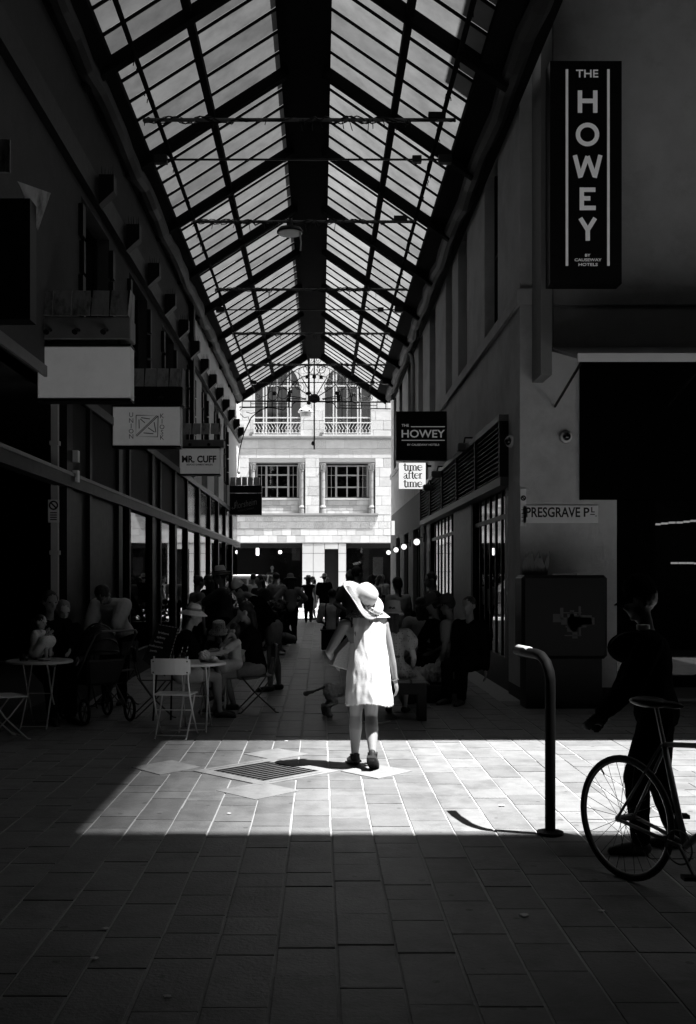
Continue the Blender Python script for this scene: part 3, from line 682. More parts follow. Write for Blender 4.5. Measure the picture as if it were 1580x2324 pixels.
# tie bars with wiring across the lane
TB = [(272, 325, 1034, 'bar'), (362, 365, 1010, 'rod'), (503, 437, 942, 'bar'), (657, 488, 925, 'bar'), (703, 500, 905, 'rod'), (757, 527, 885, 'bar'), (828, 560, 880, 'bar'), (868, 575, 875, 'rod')]
for i, (py, xa, xb, kd) in enumerate(TB):
    zb = 8.02; Y = (zb-EYE)*FPX/(PY-py)
    x0_, x1_ = gX(xa, Y), gX(xb, Y)
    words = ('nearest', 'second', 'third', 'fourth', 'fifth', 'sixth', 'seventh', 'farthest')[i]
    if kd == 'bar':
        t = thing('tie_bar', words+' cross bar under the glass roof, wrapped in festoon wiring', 'tie bar', (0, Y, zb), group='bars across the lane')
        MB().tube([(x0_, Y, zb), (x1_, Y, zb)], .028, 8).build('bar', mat('bar_grey', .08, .5), t)
        wr = MB()
        for k in range(3):
            ph = random.random()*6; n_ = 60
            wr.tube([(x0_+(x1_-x0_)*j/n_, Y+.05*sin(j*.9+ph), zb+.035*cos(j*1.1+ph)+(.0 if j % 17 else -.05)) for j in range(n_+1)], .009, 4)
        for k in range(16):
            x = x0_+(x1_-x0_)*random.random(); wr.tube([(x, Y-.03, zb), (x+random.uniform(-.05, .05), Y-.04, zb-.05-random.random()*.14)], .006, 4)
        wr.build('wiring', m_iron, t)
        if i < 3: MB().box(x1_-.38, x1_-.14, Y-.04, Y+.04, zb+.02, zb+.1).build('junction_box', m_iron, t)
    else:
        t = thing('tie_rod', words+' cross tie under the glass roof, a thin bare rod', 'tie rod', (0, Y, zb), group='bars across the lane')
        MB().tube([(x0_, Y, zb), (x1_, Y, zb)], .016, 6).build('rod', m_iron, t); MB().box(x1_-.5, x1_-.36, Y-.05, Y+.05, zb-.05, zb+.05).build('turnbuckle', m_iron, t)
        for x in (x0_, x1_): MB().box(x-.1, x+.1, Y-.06, Y+.06, zb-.06, zb+.06).build('anchor', m_iron, t)
# high bay lamp hanging from the third bar
Y = (8.02-EYE)*FPX/(PY-503)
p = at(658, 512, Y); t = thing('pendant_lamp', 'round disc shaped lamp hanging from the third cross bar', 'lamp', p)
MB().lathe([(.03, .22), (.05, .2), (.06, .1), (.2, .05), (.235, .0), (.235, -.03)], 24, (p.x, p.y, p.z-.1)).build('housing', m_iron, t, smooth=True)
MB().lathe([(.001, -.031), (.22, -.032), (.22, -.045), (.001, -.05)], 24, (p.x, p.y, p.z-.1)).build('lens', mat('lamp_lens', .7, .4), t)
MB().tube([(p.x+.18, p.y, p.z-.12), (p.x+.2, p.y, p.z-.3), (p.x+.19, p.y, p.z-.45)], .015, 6).build('cable', m_metal, t)
# ---------------------------------------------------------------- wrought iron gable screen
gs = thing('iron_screen', 'black wrought iron fanlight screen of scrolls filling the far gable', 'ironwork', (-.2, 38.5, 7.5))
GY = 38.45
def G(x, y): return (gX(474+.32*x, GY), gZ(727+.32*y, GY))     # points measured on the enlarged photo
def iron(pts, r=.02, name='scroll'):
    m = MB(); m.tube([(a, GY, b) for a, b in (G(*p) for p in pts)], r, 6); return m.build(name, m_iron, gs)
iron([(215, 572), (1290, 580)], .03, 'rail'); iron([(215, 615), (590, 615), (598, 590), (620, 577), (660, 578)], .022, 'rail'); iron([(1290, 628), (905, 622), (895, 598), (870, 582), (832, 585)], .022, 'rail')
for x in (237, 298, 415, 448, 565): iron([(x, 572), (x, 615)], .016, 'bar')
for x in (930, 1080, 1193, 1256): iron([(x, 578), (x, 627)], .016, 'bar')
for (a, b) in ((298, 415), (448, 565)): iron([(a, 592), (b, 592)], .014, 'bar')
for (a, b) in ((930, 1080), (1080, 1193)): iron([(a, 603), (b, 603)], .014, 'bar')
for R_ in (195, 262, 330): iron([(748-R_*cos(radians(a)), 575-R_*.98*sin(radians(a))) for a in range(0, 181, 9)], .018, 'arch')
for a in (38, 62, 90, 118, 142):
    iron([(748-20*cos(radians(a)), 560-20*sin(radians(a))), (748-190*cos(radians(a)), 575-190*sin(radians(a)))], .018, 'spoke')
for a in (12, 20, 160, 168): iron([(748-60*cos(radians(a)), 570-40*sin(radians(a))), (748-185*cos(radians(a)), 575-190*sin(radians(a))*.6)], .018, 'spoke')
for R_, r_, angs in ((228, 36, range(14, 180, 19)), (298, 34, range(8, 180, 21)), (375, 44, (12, 168))):
    for a in angs:
        cx, cy = 748-R_*cos(radians(a)), 575-R_*.98*sin(radians(a))
        if R_ > 250 and cy < 330: continue
        iron([(cx+r_*cos(radians(q)), cy+r_*sin(radians(q))) for q in range(0, 361, 24)], .013, 'ring')
def spiral(cx, cy, r, s0, turns=1.6, dirn=1): return [(cx+r*(1-t/22*.85)*cos(s0+dirn*turns*2*pi*t/22), cy+r*(1-t/22*.85)*sin(s0+dirn*turns*2*pi*t/22)) for t in range(23)]
for cx, cy, r, s0, d in ((350, 540, 26, 0, 1), (440, 465, 28, 2, 1), (490, 465, 20, 4, -1), (1145, 548, 22, 3, -1), (1050, 470, 28, 1, -1), (1000, 470, 18, 4, 1), (720, 280, 26, 0, 1), (776, 280, 26, 3.1, -1), (550, 400, 20, 1, 1), (960, 400, 20, 2, -1), (855, 470, 40, 2, 1), (640, 470, 40, 1, -1), (700, 340, 38, 0, 1), (800, 340, 38, 3, -1)): iron(spiral(cx, cy, r, s0, 1.6, d), .012)
def rosette(x, y, r):
    m = MB(); a, b = G(x, y)
    for q in range(4): m.ell((a+r*.6*cos(pi/4+q*pi/2), GY-.02, b+r*.6*sin(pi/4+q*pi/2)), (r*.6, .03, r*.6), n=8, m=6)
    m.build('rosette', m_iron, gs)
for x, y in ((463, 520), (1030, 528), (698, 402), (748, 400), (797, 405), (580, 507), (572, 533), (568, 560), (912, 517), (920, 541), (920, 568)): rosette(x, y, .07)
m = MB()
for q in range(7):
    a = radians(q*30); c = G(748-24*cos(a), 560-22*sin(a)); m.ell((c[0], GY-.03, c[1]), (.09, .04, .09), n=8, m=6)
c = G(748, 565); m.ell((c[0], GY-.03, c[1]), (.17, .05, .12), n=10, m=6); m.build('sunburst', m_iron, gs)
iron([(748, 225), (748, 915)], .03, 'finial_rod')
a, b = G(738, 876); MB().lathe([(.01, -.06), (.06, -.02), (.05, .06), (.01, .1)], 10, (a, GY, b)).build('finial', m_iron, gs)
# left curling bracket
iron([(205, 1085), (215, 930), (250, 800), (300, 690), (365, 635), (420, 618), (480, 625), (530, 636), (545, 622)], .022, 'bracket')
iron([(218, 640), (240, 620), (330, 618)], .016, 'bracket'); iron([(220, 660), (250, 690), (280, 685), (290, 720), (250, 800)], .014, 'bracket'); iron([(265, 650), (300, 660), (350, 650), (375, 640)], .014, 'bracket')
iron(spiral(212, 1080, 9, 0), .014)
p = at(701, 920, 37.6); t = thing('hanging_rod', 'long black rod hanging from the ridge beside the iron screen', 'rod', p)
MB().tube([(p.x, 37.6, gZ(915, 37.6)), (p.x, 37.6, gZ(806, 37.6))], .035, 8).build('rod', m_iron, t); MB().ell((p.x-.02, 37.6, gZ(893, 37.6)), (.1, .06, .06)).build('knob', m_iron, t); MB().ell((p.x, 37.6, gZ(915, 37.6)), (.08, .08, .06)).build('foot', m_iron, t)
p = at(693.5, 930, 46); t = thing('street_lantern', 'small pale lantern hanging above the street in front of the facade', 'lantern', p)
MB().lathe([(.001, .18), (.04, .16), (.08, .1), (.26, .02), (.34, -.08), (.32, -.12)], 16, p).build('shade', m_white, t, smooth=True)
MB().lathe([(.25, -.13), (.22, -.3), (.001, -.32)], 16, p).build('lens', m_metal, t); MB().box(p.x-.2, p.x+.2, p.y-.3, p.y-.25, p.z-.1, p.z-.03).build('bracket', m_black, t)
MB().tube([p+V((0,0,.18)), V((p.x, YF, p.z+.9))], .01, 4).build('wire', m_iron, t)
for px, py, Y, kd in ((159, 1218, 14.5, 'disc'), (254, 1222, 17.5, 'disc'), (160, 1242, 15.2, 'globe')):
    p = at(px, py, Y); t = thing('pendant_light', {159: 'small lit disc pendant deep inside the left cafe', 254: 'second lit disc pendant farther inside the left shops', 160: 'small dim globe pendant inside the left cafe'}[px], 'lamp', p)
    (MB().lathe([(.001, .012), (.07, .01), (.07, -.01), (.001, -.012)], 18, p) if kd == 'disc' else MB().ell(p, (.05, .05, .05))).build('lens', mat('pendant_lens', .8, emit=1.2) if kd == 'disc' else m_gmetal, t); MB().tube([p+V((0, 0, .01)), V((p.x, p.y, 3.9))], .006, 5).build('cord', m_iron, t)
# ---------------------------------------------------------------- signs
def quadbox(c, w_, d_, h_): return MB().box(c[0]-w_/2, c[0]+w_/2, c[1], c[1]+d_, c[2]-h_/2, c[2]+h_/2)
# tall hotel sign
SY = 13.3
def T4(x, y): return (gX(1201+.2586*x, SY), gZ(94.8+.2586*y, SY))
t = thing('vertical_sign', 'tall black vertical sign reading THE HOWEY on the upper right wall', 'sign', (3.25, SY, 5.2))
a, b = T4(185, 165), T4(815, 2120)
MB().box(a[0], b[0], SY+.006, SY+.26, b[1], a[1]).build('box', m_iron, t)
for px in (333, 697):
    c0, c1 = T4(px-11, 240), T4(px+11, 1965); MB().box(c0[0], c1[0], SY-.002, SY+.006, c1[1], c0[1]).build('border_line', m_ltr, t)
def L4(strokes, w=38):
    q = MB(); ww = w*.2586/FPX*SY
    for s_ in strokes: stroke(q, [T4(*p) for p in s_], ww, SY-.004-.0004*strokes.index(s_), .006)
    return q.build('lettering', m_ltr, t)
L4([[(447, 427), (447, 622)], [(581, 427), (581, 622)], [(447, 518), (581, 518)]])
L4([[(513+84*cos(radians(a_)), 813+84*sin(radians(a_))) for a_ in range(0, 365, 10)]])
L4([[(402, 995), (452, 1192)], [(452, 1180), (513, 1005)], [(513, 1005), (576, 1180)], [(576, 1192), (626, 995)]])
L4([[(463, 1278), (463, 1477)], [(463, 1298), (582, 1298)], [(463, 1374), (538, 1374)], [(463, 1458), (585, 1458)]])
L4([[(450, 1547), (515, 1652)], [(580, 1547), (515, 1652)], [(515, 1635), (515, 1745)]])
for tx, x0_, x1_, y0_, y1_ in (('THE', 413, 608, 243, 311), ('BY', 492, 540, 1860, 1884), ('CAUSEWAY', 400, 637, 1900, 1925), ('HOTELS', 435, 603, 1941, 1967)):
    c0, c1 = T4(x0_, y0_), T4(x1_, y1_); letters(tx, ((c0[0]+c1[0])/2, SY+.002, (c0[1]+c1[1])/2), c0[1]-c1[1], m_ltr, t, width=c1[0]-c0[0], bold=.012)
# projecting hotel sign over the shops
Y = 22.4
def S5(x, y): return (gX(853.2+.46*x, Y), gZ(821.7+.46*y, Y))
a, b = S5(100, 243), S5(368, 484)
t = thing('projecting_sign', 'square black sign reading THE HOWEY projecting from the right wall', 'sign', (a[0], Y, b[1]))
MB().box(a[0], b[0], Y, Y+.22, b[1], a[1]).build('box', m_iron, t); MB().box(b[0], XR, Y+.08, Y+.14, a[1]-.2, a[1]-.14).box(b[0], XR, Y+.08, Y+.14, b[1]+.14, b[1]+.2).build('bracket', m_iron, t)
for tx, x0_, x1_, y0_, y1_ in (('THE', 127, 163, 306, 319), ('HOWEY', 127, 341, 334, 373), ('BY CAUSEWAY HOTELS', 155, 313, 403, 413)):
    c0, c1 = S5(x0_, y0_), S5(x1_, y1_); letters(tx, ((c0[0]+c1[0])/2, Y-.003, (c0[1]+c1[1])/2), c0[1]-c1[1], m_ltr, t, width=c1[0]-c0[0], bold=.015)
for x0_, x1_, y_ in ((173, 341, 319), (127, 340, 386)):
    c0, c1 = S5(x0_, y_-2), S5(x1_, y_+2); MB().box(c0[0], c1[0], Y-.006, Y-.001, c1[1], c0[1]).build('rule', m_ltr, t)
# time after time sign, lit, heavy serif lettering
Y = 25.5
a, b = S5(115, 497), S5(246, 624); a = (gX(853.2+.46*115, Y), gZ(821.7+.46*497, Y)); b = (gX(853.2+.46*246, Y), gZ(821.7+.46*624, Y))
t = thing('lit_sign', 'small backlit white sign reading time after time in black serif letters', 'sign', (a[0], Y, b[1]))
MB().box(a[0], b[0], Y, Y+.1, b[1], a[1]).build('panel', m_lit, t); MB().box(b[0], XR, Y+.03, Y+.07, a[1]-.1, a[1]-.05).box(b[0]-.02, b[0]+.05, Y+.02, Y+.08, b[1]-.05, a[1]).build('bracket', m_iron, t)
SER = {'t': (.55, [([(.28, 1.35), (.28, .18), (.4, .03), (.56, .06)], .2), ([(0, 1.0), (.55, 1.0)], .08)]),
       'i': (.42, [([(.22, 1), (.22, 0)], .2), ([(.0, .04), (.42, .04)], .08), ([(.04, .97), (.22, .97)], .07)]),
       'm': (1.3, [([(.2, 1), (.2, 0)], .2), ([(.62, .82), (.62, 0)], .2), ([(1.06, .82), (1.06, 0)], .2), ([(.2, .72), (.34, .95), (.5, .98), (.62, .8)], .1), ([(.62, .72), (.78, .95), (.94, .98), (1.06, .8)], .1), ([(0, .04), (1.3, .04)], .07), ([(0, .96), (.2, .96)], .07)]),
       'e': (.85, [([(.1, .55), (.78, .55), (.74, .82), (.5, 1), (.25, .92)], .08), ([(.25, .92), (.12, .7), (.12, .35), (.28, .1), (.5, .03)], .2), ([(.5, .03), (.8, .2)], .08)]),
       'a': (.8, [([(.12, .8), (.25, .97), (.45, .97), (.56, .8)], .09), ([(.56, .8), (.56, .15), (.7, .03), (.82, .1)], .2), ([(.56, .6), (.2, .45), (.1, .25), (.2, .05), (.4, .05), (.56, .25)], .12)]),
       'f': (.55, [([(.25, 0), (.25, 1.3), (.38, 1.5), (.6, 1.45)], .18), ([(0, 1.0), (.55, 1.0)], .08), ([(.05, .04), (.48, .04)], .08)]),
       'r': (.62, [([(.2, 1), (.2, 0)], .2), ([(.2, .65), (.36, .95), (.56, .95)], .14), ([(0, .04), (.46, .04)], .07), ([(0, .96), (.2, .96)], .07)])}
for wd, fz in (('time', .7), ('after', .385), ('time', .055)):
    wid = sum(SER[c][0]*.93 for c in wd); s_ = (b[0]-a[0])*.72/wid; x = a[0]+(b[0]-a[0])*.15; z0 = b[1]+(a[1]-b[1])*fz; q = MB(); n_ = 0
    sz = (a[1]-b[1])*.205
    for c in wd:
        for pts, w_ in SER[c][1]:
            stroke(q, [(x+p[0]*s_, z0+p[1]*sz) for p in pts], w_*s_*1.05, Y-.004-.0003*(n_ % 9), .004); n_ += 1
        x += SER[c][0]*s_*.93
    q.build('lettering', m_print, t)
# street name plate
Y = YC-.03
a, b = at(1187, 1147, Y), at(1358, 1187, Y)
t = thing('street_sign', 'weathered white street name plate reading PRESGRAVE PL on the corner pier', 'sign', (a.x, Y, b.z))
MB().box(a.x, b.x, Y, Y+.02, b.z, a.z).build('plate', m_sign, t, bevel=.003)
c0, c1 = at(1194, 1151, Y), at(1317, 1174, Y); letters('PRESGRAVE', ((c0.x+c1.x)/2, Y-.002, (c0.z+c1.z)/2), c0.z-c1.z, m_print, t, width=c1.x-c0.x, bold=.02)
c0, c1 = at(1325, 1152, Y), at(1338, 1173, Y); letters('P', ((c0.x+c1.x)/2, Y-.002, (c0.z+c1.z)/2), c0.z-c1.z, m_print, t, width=c1.x-c0.x, bold=.02)
c0, c1 = at(1342, 1151, Y), at(1350, 1163, Y); letters('L', ((c0.x+c1.x)/2, Y-.002, (c0.z+c1.z)/2), c0.z-c1.z, m_print, t, width=c1.x-c0.x, bold=.02)
c0 = at(1345, 1167.5, Y); MB().box(c0.x-.03, c0.x+.03, Y-.003, Y, c0.z-.006, c0.z+.006).build('underline', m_print, t)
for px in (1191, 1353): c0 = at(px, 1171, Y); MB().ell((c0.x, Y, c0.z), (.008, .006, .008), n=8, m=4).build('rivet', m_print, t)
no_smoking('notice_strip', 'narrow smoking notice strip on the corner pier beside the street name', (XR+.04, YC-.02, gZ(1152, YC)), .075, .5)
# lit panels far right
for i, (px0, px1) in enumerate(((889, 897), (899.5, 905))):
    Y = 37.8-i*.6; c0, c1 = at(px0, 1182, Y), at(px1, 1214-i*6, Y)
    t = thing('lightbox', ('far' if i == 0 else 'near')+' of two small white lightboxes on the right wall by the street', 'sign', (c0.x, Y, c1.z), group='lightboxes')
    MB().box(c0.x, c1.x, Y, Y+.1, c1.z, c0.z).build('panel', m_lit, t); MB().box(c1.x, XR, Y+.02, Y+.06, c1.z+.2, c1.z+.26).build('bracket', m_iron, t)
# projecting shop signs of the left row
def shop_sign(Y, x0, x1, y0, y1, label, dark=False, beam=None, slats=None, lamps=2, face=None, top=None):
    a, b = at(x0, y0, Y), at(x1, y1, Y)
    t = thing('projecting_shop_sign', label, 'sign', (XL, Y, b.z), group='signs of the left hand shops')
    MB().box(a.x, b.x, Y+.004, Y+.22, b.z, a.z).build('box', m_iron if dark else m_sign, t, bevel=.01)
    MB().box(a.x+.012, b.x-.012, Y-.004, Y+.004, b.z+.012, a.z-.012).build('face', m_iron if dark else (face or m_box), t)
    e = MB()
    for q in ((a.x, b.x, b.z-.025, b.z), (a.x, b.x, a.z, a.z+.02)): e.box(q[0], q[1], Y-.012, Y+.23, q[2], q[3])
    e.build('edge_trim', m_iron, t)
    if beam:
        c, d = at(beam[0], beam[2], Y), at(beam[1], beam[3], Y)
        MB().box(c.x, d.x, Y-.02, Y+.3, d.z, c.z).build('canopy_box', m_iron if beam[4] else mat('canopy_grey', .2, .6, var=.2), t, bevel=.01)
        MB().box(XL, c.x, Y+.05, Y+.2, (c.z+d.z)/2-.05, (c.z+d.z)/2+.05).build('arm', m_iron, t)
        for i in range(lamps):
            x = c.x+(d.x-c.x)*(i+.5)/lamps*.9
            MB().tube([(x, Y-.02, (c.z*.4+d.z*.6)), (x-.01, Y-.1, (c.z*.35+d.z*.65)), (x-.02, Y-.14, (c.z*.2+d.z*.8))], [.02, .022, .035], 8).build('spot_lamp', m_iron, t)
        for x in (a.x+.15, b.x-.15): MB().box(x-.015, x+.015, Y+.08, Y+.12, a.z, d.z).build('hanger', m_iron, t)
    if slats:
        c, d = at(slats[0], slats[2], Y), at(slats[1], slats[3], Y); n_ = slats[4]
        for i in range(n_):
            x0_ = c.x+(d.x-c.x)*i/n_; wv = (d.x-c.x)/n_
            MB().add([(x0_+.015, Y+.03, c.z), (x0_+wv-.015, Y+.03, c.z-random.uniform(0, .01)), (x0_+wv-.008, Y-.06, d.z), (x0_+.008, Y-.06, d.z), (x0_+.015, Y+.05, c.z), (x0_+wv-.015, Y+.05, c.z), (x0_+wv-.008, Y-.03, d.z), (x0_+.008, Y-.03, d.z)],
                     [(0,1,2,3),(7,6,5,4),(0,4,5,1),(1,5,6,2),(2,6,7,3),(3,7,4,0)]).build('slat', m_wood, t)
        MB().add([(d.x, Y-.06, d.z), (d.x+.02, Y+.0, c.z), (d.x+.02, Y+.28, c.z), (d.x, Y+.36, d.z)], [(0,1,2,3)]).build('end_slat', m_wood, t)
    return t, a, b
t, a, b = shop_sign(11.8, 84, 297, 785, 905, 'blank white lightbox sign nearest on the left under a slatted hood', beam=(84, 297, 720, 770, 0), slats=(80, 292, 657, 718, 5), lamps=3)
Y = 15.6
t, a, b = shop_sign(Y, 255, 410, 922, 1012, 'white sign lettered UNION KIOSK projecting on the left', beam=(275, 415, 878, 918, 1), slats=(300, 412, 835, 878, 4), lamps=2)
def Z8(x, y): return (gX(252.8+.24*x, Y), gZ(884.9+.24*y, Y))
for tx, x_, ys in (('UNION', 188, (235, 290, 340, 390, 440)), ('KIOSK', 480, (246, 297, 350, 400, 450))):
    for c, yy in zip(tx, ys):
        c0 = Z8(x_, yy); letters(c, (c0[0], Y-.006, c0[1]), .065, m_print, t, bold=-.005)
q = MB()
for i, pts in enumerate(([(235, 240), (430, 242), (232, 432), (235, 240)], [(443, 246), (438, 445), (240, 440), (443, 246)], [(282, 263), (365, 275)], [(262, 280), (264, 365)], [(275, 275), (318, 312)], [(405, 305), (422, 402)], [(348, 358), (410, 400)], [(305, 407), (398, 415)])):
    stroke(q, [Z8(*p) for p in pts], .012, Y-.0075-.0003*i, .003)
q.build('emblem', m_print, t)
Y = 23.0
t, a, b = shop_sign(Y, 407, 500, 1017, 1076, 'white sign lettered MR. CUFF projecting on the left', beam=(413, 508, 998, 1014, 0), slats=(415, 498, 960, 986, 4), lamps=2)
c0, c1 = at(413, 1034, Y), at(491, 1050, Y); letters('MR. CUFF', ((c0.x+c1.x)/2, Y-.006, (c0.z+c1.z)/2), c0.z-c1.z, m_print, t, width=c1.x-c0.x, bold=.035)
c0, c1 = at(424, 1052.5, Y), at(483, 1056.5, Y); letters('BESPOKE GARMENT MAKERS', ((c0.x+c1.x)/2, Y-.006, (c0.z+c1.z)/2), c0.z-c1.z, m_print, t, width=c1.x-c0.x, bold=.01)
Y = 35.8
t, a, b = shop_sign(Y, 521, 594, 1121, 1167, 'black sign with script lettering Florsheim, farthest on the left', dark=True, beam=(505, 594, 1102, 1118, 1), slats=(522, 588, 1083, 1102, 5), lamps=0)
mg = mat('dim_print', .3, .6)
c0, c1 = at(530, 1134, Y), at(583, 1152, Y); o = letters('Florsheim', ((c0.x+c1.x)/2, Y-.006, (c0.z+c1.z)/2), (c0.z-c1.z)*.8, mg, t, width=c1.x-c0.x, shear=.35, bold=-.008); o.rotation_euler = (pi/2, -.2, 0)
q = MB(); stroke(q, [(c0.x-.02, c1.z+.01), (c0.x-.06, c1.z-.02), (c0.x-.03, c1.z-.05), (c0.x+.06, c1.z), (c0.x+.1, c0.z-.03)], .02, Y-.008); q.build('swash', mg, t)
c0, c1 = at(541, 1153, Y), at(578, 1157, Y); o = letters('SHOE COMPANY', ((c0.x+c1.x)/2, Y-.006, (c0.z+c1.z)/2-.02), .06, mat('dimmer_print', .12), t, width=c1.x-c0.x); o.rotation_euler = (pi/2, -.2, 0)
# nearest dark sign at the left frame edge
Y = 9.0
t = thing('dark_sign', 'unlit black sign at the upper left edge, pale slatted hood above', 'sign', (XL, Y, 3.8))
MB().box(-3.05, -2.45, Y, Y+.2, gZ(725, Y), gZ(450, Y)).build('box', m_iron, t)
for i, (p0, p1) in enumerate((((-40, 318), (27, 398)), ((38, 409), (95, 470)))):
    c, d = at(p0[0], p0[1], Y), at(p1[0], p1[1], Y)
    if i == 0: MB().add([(c.x, Y-.02, c.z), (d.x-.01, Y-.02, c.z), (d.x+.005, Y-.08, d.z), (c.x, Y-.08, d.z), (c.x, Y, c.z), (d.x-.01, Y, c.z), (d.x+.005, Y-.05, d.z), (c.x, Y-.05, d.z)], [(0,1,2,3),(7,6,5,4),(0,4,5,1),(1,5,6,2),(2,6,7,3),(3,7,4,0)]).build('slat', m_wood, t)
    else: MB().add([(c.x, Y+.02, c.z), (d.x, Y+.3, c.z), (d.x-.1, Y+.25, d.z-.12), (c.x+.02, Y, c.z-.03)], [(0,1,2,3)]).build('end_slat', m_wood, t)
# hanging street-end notices on the left
for i, (px, w_) in enumerate(((500, 9), (508, 5), (516, 9))):
    Y = 38.6+i*.5; c0, c1 = at(px-w_/2, 1232+i*3, Y), at(px+w_/2, 1272+i*3, Y)
    t = thing('hanging_banner', ('leftmost', 'middle', 'rightmost')[i]+' of three small white banners at the street end on the left', 'banner', (c0.x, Y, c1.z), group='street end banners')
    MB().box(c0.x, c1.x, Y, Y+.02, c1.z, c0.z).build('panel', mat('banner_white', .7, .6), t); q = MB()
    stroke(q, arc((c0.x+c1.x)/2, c0.z-.12, .045, 0, 360, 14), .016, Y-.006)
    for k in range(3): q.box(c0.x+.03, c1.x-.03, Y-.005, Y-.001, c0.z-.3-k*.1, c0.z-.27-k*.1)
    q.build('print', m_print, t); MB().bar((c0.x, Y+.01, c0.z+.01), (XL, Y+.01, c0.z+.01), .02).build('bracket', m_iron, t)
# ---------------------------------------------------------------- lamps, cameras
for i, (px, py, Y) in enumerate(((946, 1230, 27.1), (917, 1241, 31.2), (899, 1248, 34.5), (882, 1254, 38.3))):
    p = at(px, py, Y); t = thing('globe_lamp', ('nearest', 'second', 'third', 'farthest')[i]+' white globe lamp on the right hand shop wall', 'lamp', (XR, Y, p.z), group='globe lamps')
    MB().ell(p, (.08, .08, .08), n=20, m=14).build('globe', m_lamp, t, smooth=True)
    MB().tube([(p.x, Y, p.z+.075), (p.x, Y, p.z+.12), (XR-.02, Y, p.z+.12)], .012, 6).box(XR-.05, XR-.01, Y-.05, Y+.05, p.z+.0, p.z+.22).build('bracket', m_iron, t)
def dome(label, p, r, n=(0,-1,0)):
    t = thing('dome_camera', label, 'camera', p); M = V((0,0,1)).rotation_difference(V(n)).to_matrix()
    MB().lathe([(r, -.01), (r*1.0, .03), (r*.92, .05), (r*.7, .06)], 20, p, M).build('housing', m_white, t, smooth=True)
    MB().lathe([(r*.68, .058), (r*.6, .085), (r*.35, .105), (.001, .112)], 18, p, M).build('lens_dome', mat('dome_black', .01, .1, spec=.8), t, smooth=True)
dome('white dome camera on the corner pier above the street name', at(1284, 992, YC-.01), .082)
p = at(1155, 1005, 14.9); dome('white dome camera at the near end of the louvred fascia', (XR-.01, 14.75, p.z), .085, (-.85, -.5, 0))
p = at(957, 1153, 27.3); dome('small white dome camera at the far end of the louvred fascia', (XR-.02, 27.3, p.z), .1, (-.85, -.5, 0))
def flood(label, px, py, Y):
    p = at(px, py, Y); t = thing('floodlight', label, 'floodlight', p, group='floodlights above the fascia')
    MB().box(p.x-.12, p.x+.08, Y-.12, Y+.1, p.z-.09, p.z+.05).build('body', m_gmetal, t, bevel=.02); MB().tube([(p.x, Y, p.z+.04), (p.x+.02, Y, p.z+.15), (XR, Y, p.z+.15)], .018, 6).build('arm', m_iron, t)
flood('grey floodlight above the middle of the louvred fascia', 1053, 1013, 18.6); flood('grey floodlight beside the lit white sign', 972, 1105, 24.6); flood('black floodlight under the projecting hotel sign', 992, 1075, 22.0)
t = thing('rainwater_pipe', 'tall downpipe on the far right upper wall', 'pipe', (XR-.07, 29.8, 4)); MB().tube([(XR-.07, 29.8, 5.5), (XR-.07, 29.8, 7.6), (XR-.1, 29.8, 7.8), (XR-.25, 29.8, 8.05)], .06, 10).build('pipe', m_rend, t, smooth=True)
# ---------------------------------------------------------------- bistro chairs and tables
m_chair = mat('pale_chair_metal', .85, .35, var=.08); m_chair2 = mat('dark_chair_metal', .07, .4, var=.1)
def chair(label, loc, rz, m=m_chair, group='folding bistro chairs'):
    t = thing('folding_chair', label, 'chair', loc, rz, group)
    bk = MB(); n_ = 8; w_ = .2
    f_ = [(-w_+2*w_*i/n_, -.225-.03*(1-((i-n_/2)/(n_/2))**2)) for i in range(n_+1)]
    for zz in (.655, .82):
        for off in (0, .012): bk.v += [(x, y+off+(zz-.74)*-.1, zz-(.012 if i in (0, n_) else 0)*(1 if zz > .7 else -1)) for i, (x, y) in enumerate(f_)]
    k = n_+1
    for i in range(n_):
        bk.f += [(i, i+1, 2*k+i+1, 2*k+i), (k+i, k+i+1, 3*k+i+1, 3*k+i), (i, i+1, k+i+1, k+i), (2*k+i, 2*k+i+1, 3*k+i+1, 3*k+i)]
    bk.f += [(0, k, 3*k, 2*k), (n_, k+n_, 3*k+n_, 2*k+n_)]
    bk.build('backrest', m, t, world=False)
    MB().add([(-.19, -.18, .455), (.19, -.18, .455), (.2, .2, .445), (-.2, .2, .445), (-.19, -.18, .44), (.19, -.18, .44), (.2, .2, .43), (-.2, .2, .43)], [(0,1,2,3),(7,6,5,4),(0,4,5,1),(1,5,6,2),(2,6,7,3),(3,7,4,0)]).build('seat', m, t, world=False, bevel=.004)
    for s_ in (-1, 1):
        MB().tube([(s_*.17, -.215, .84), (s_*.175, -.21, .6), (s_*.185, -.17, .44), (s_*.19, -.03, .24), (s_*.19, .2, .012), (s_*.19, .235, .006)], .0085, 6).build('long_leg', m, t, world=False)
        MB().tube([(s_*.17, .19, .44), (s_*.165, .02, .24), (s_*.16, -.22, .012), (s_*.16, -.255, .006)], .0085, 6).build('short_leg', m, t, world=False)
        for zz in (.68, .79): MB().ell((s_*.172, -.25, zz), (.008, .006, .008), n=6, m=4).build('bolt', m_iron, t, world=False)
    MB().tube([(-.16, -.2, .04), (.16, -.2, .04)], .006, 5).build('crossbar', m, t, world=False)
    for a_, b_ in (((-.19, .17, .04), (.19, .17, .04)), ((-.185, -.05, .28), (.185, -.05, .28))): MB().tube([a_, b_], .006, 5).build('crossbar', m, t, world=False)
    return t
chair('pale empty folding chair in front, its back to the viewer', (-1.49, 10.95, 0), radians(-4), mat('front_chair_metal', .9, .35, var=.08))
chair('folding chair cut by the left frame edge', (-3.22, 10.75, 0), radians(-52), mat('left_chair_metal', .6, .35))
chair('dark folding chair in shade beside the black pram', (-2.62, 13.6, 0), radians(70), m_chair2)
chair('folding chair under the seated mother in black', (-.78, 12.95, 0), radians(100), m_chair2)
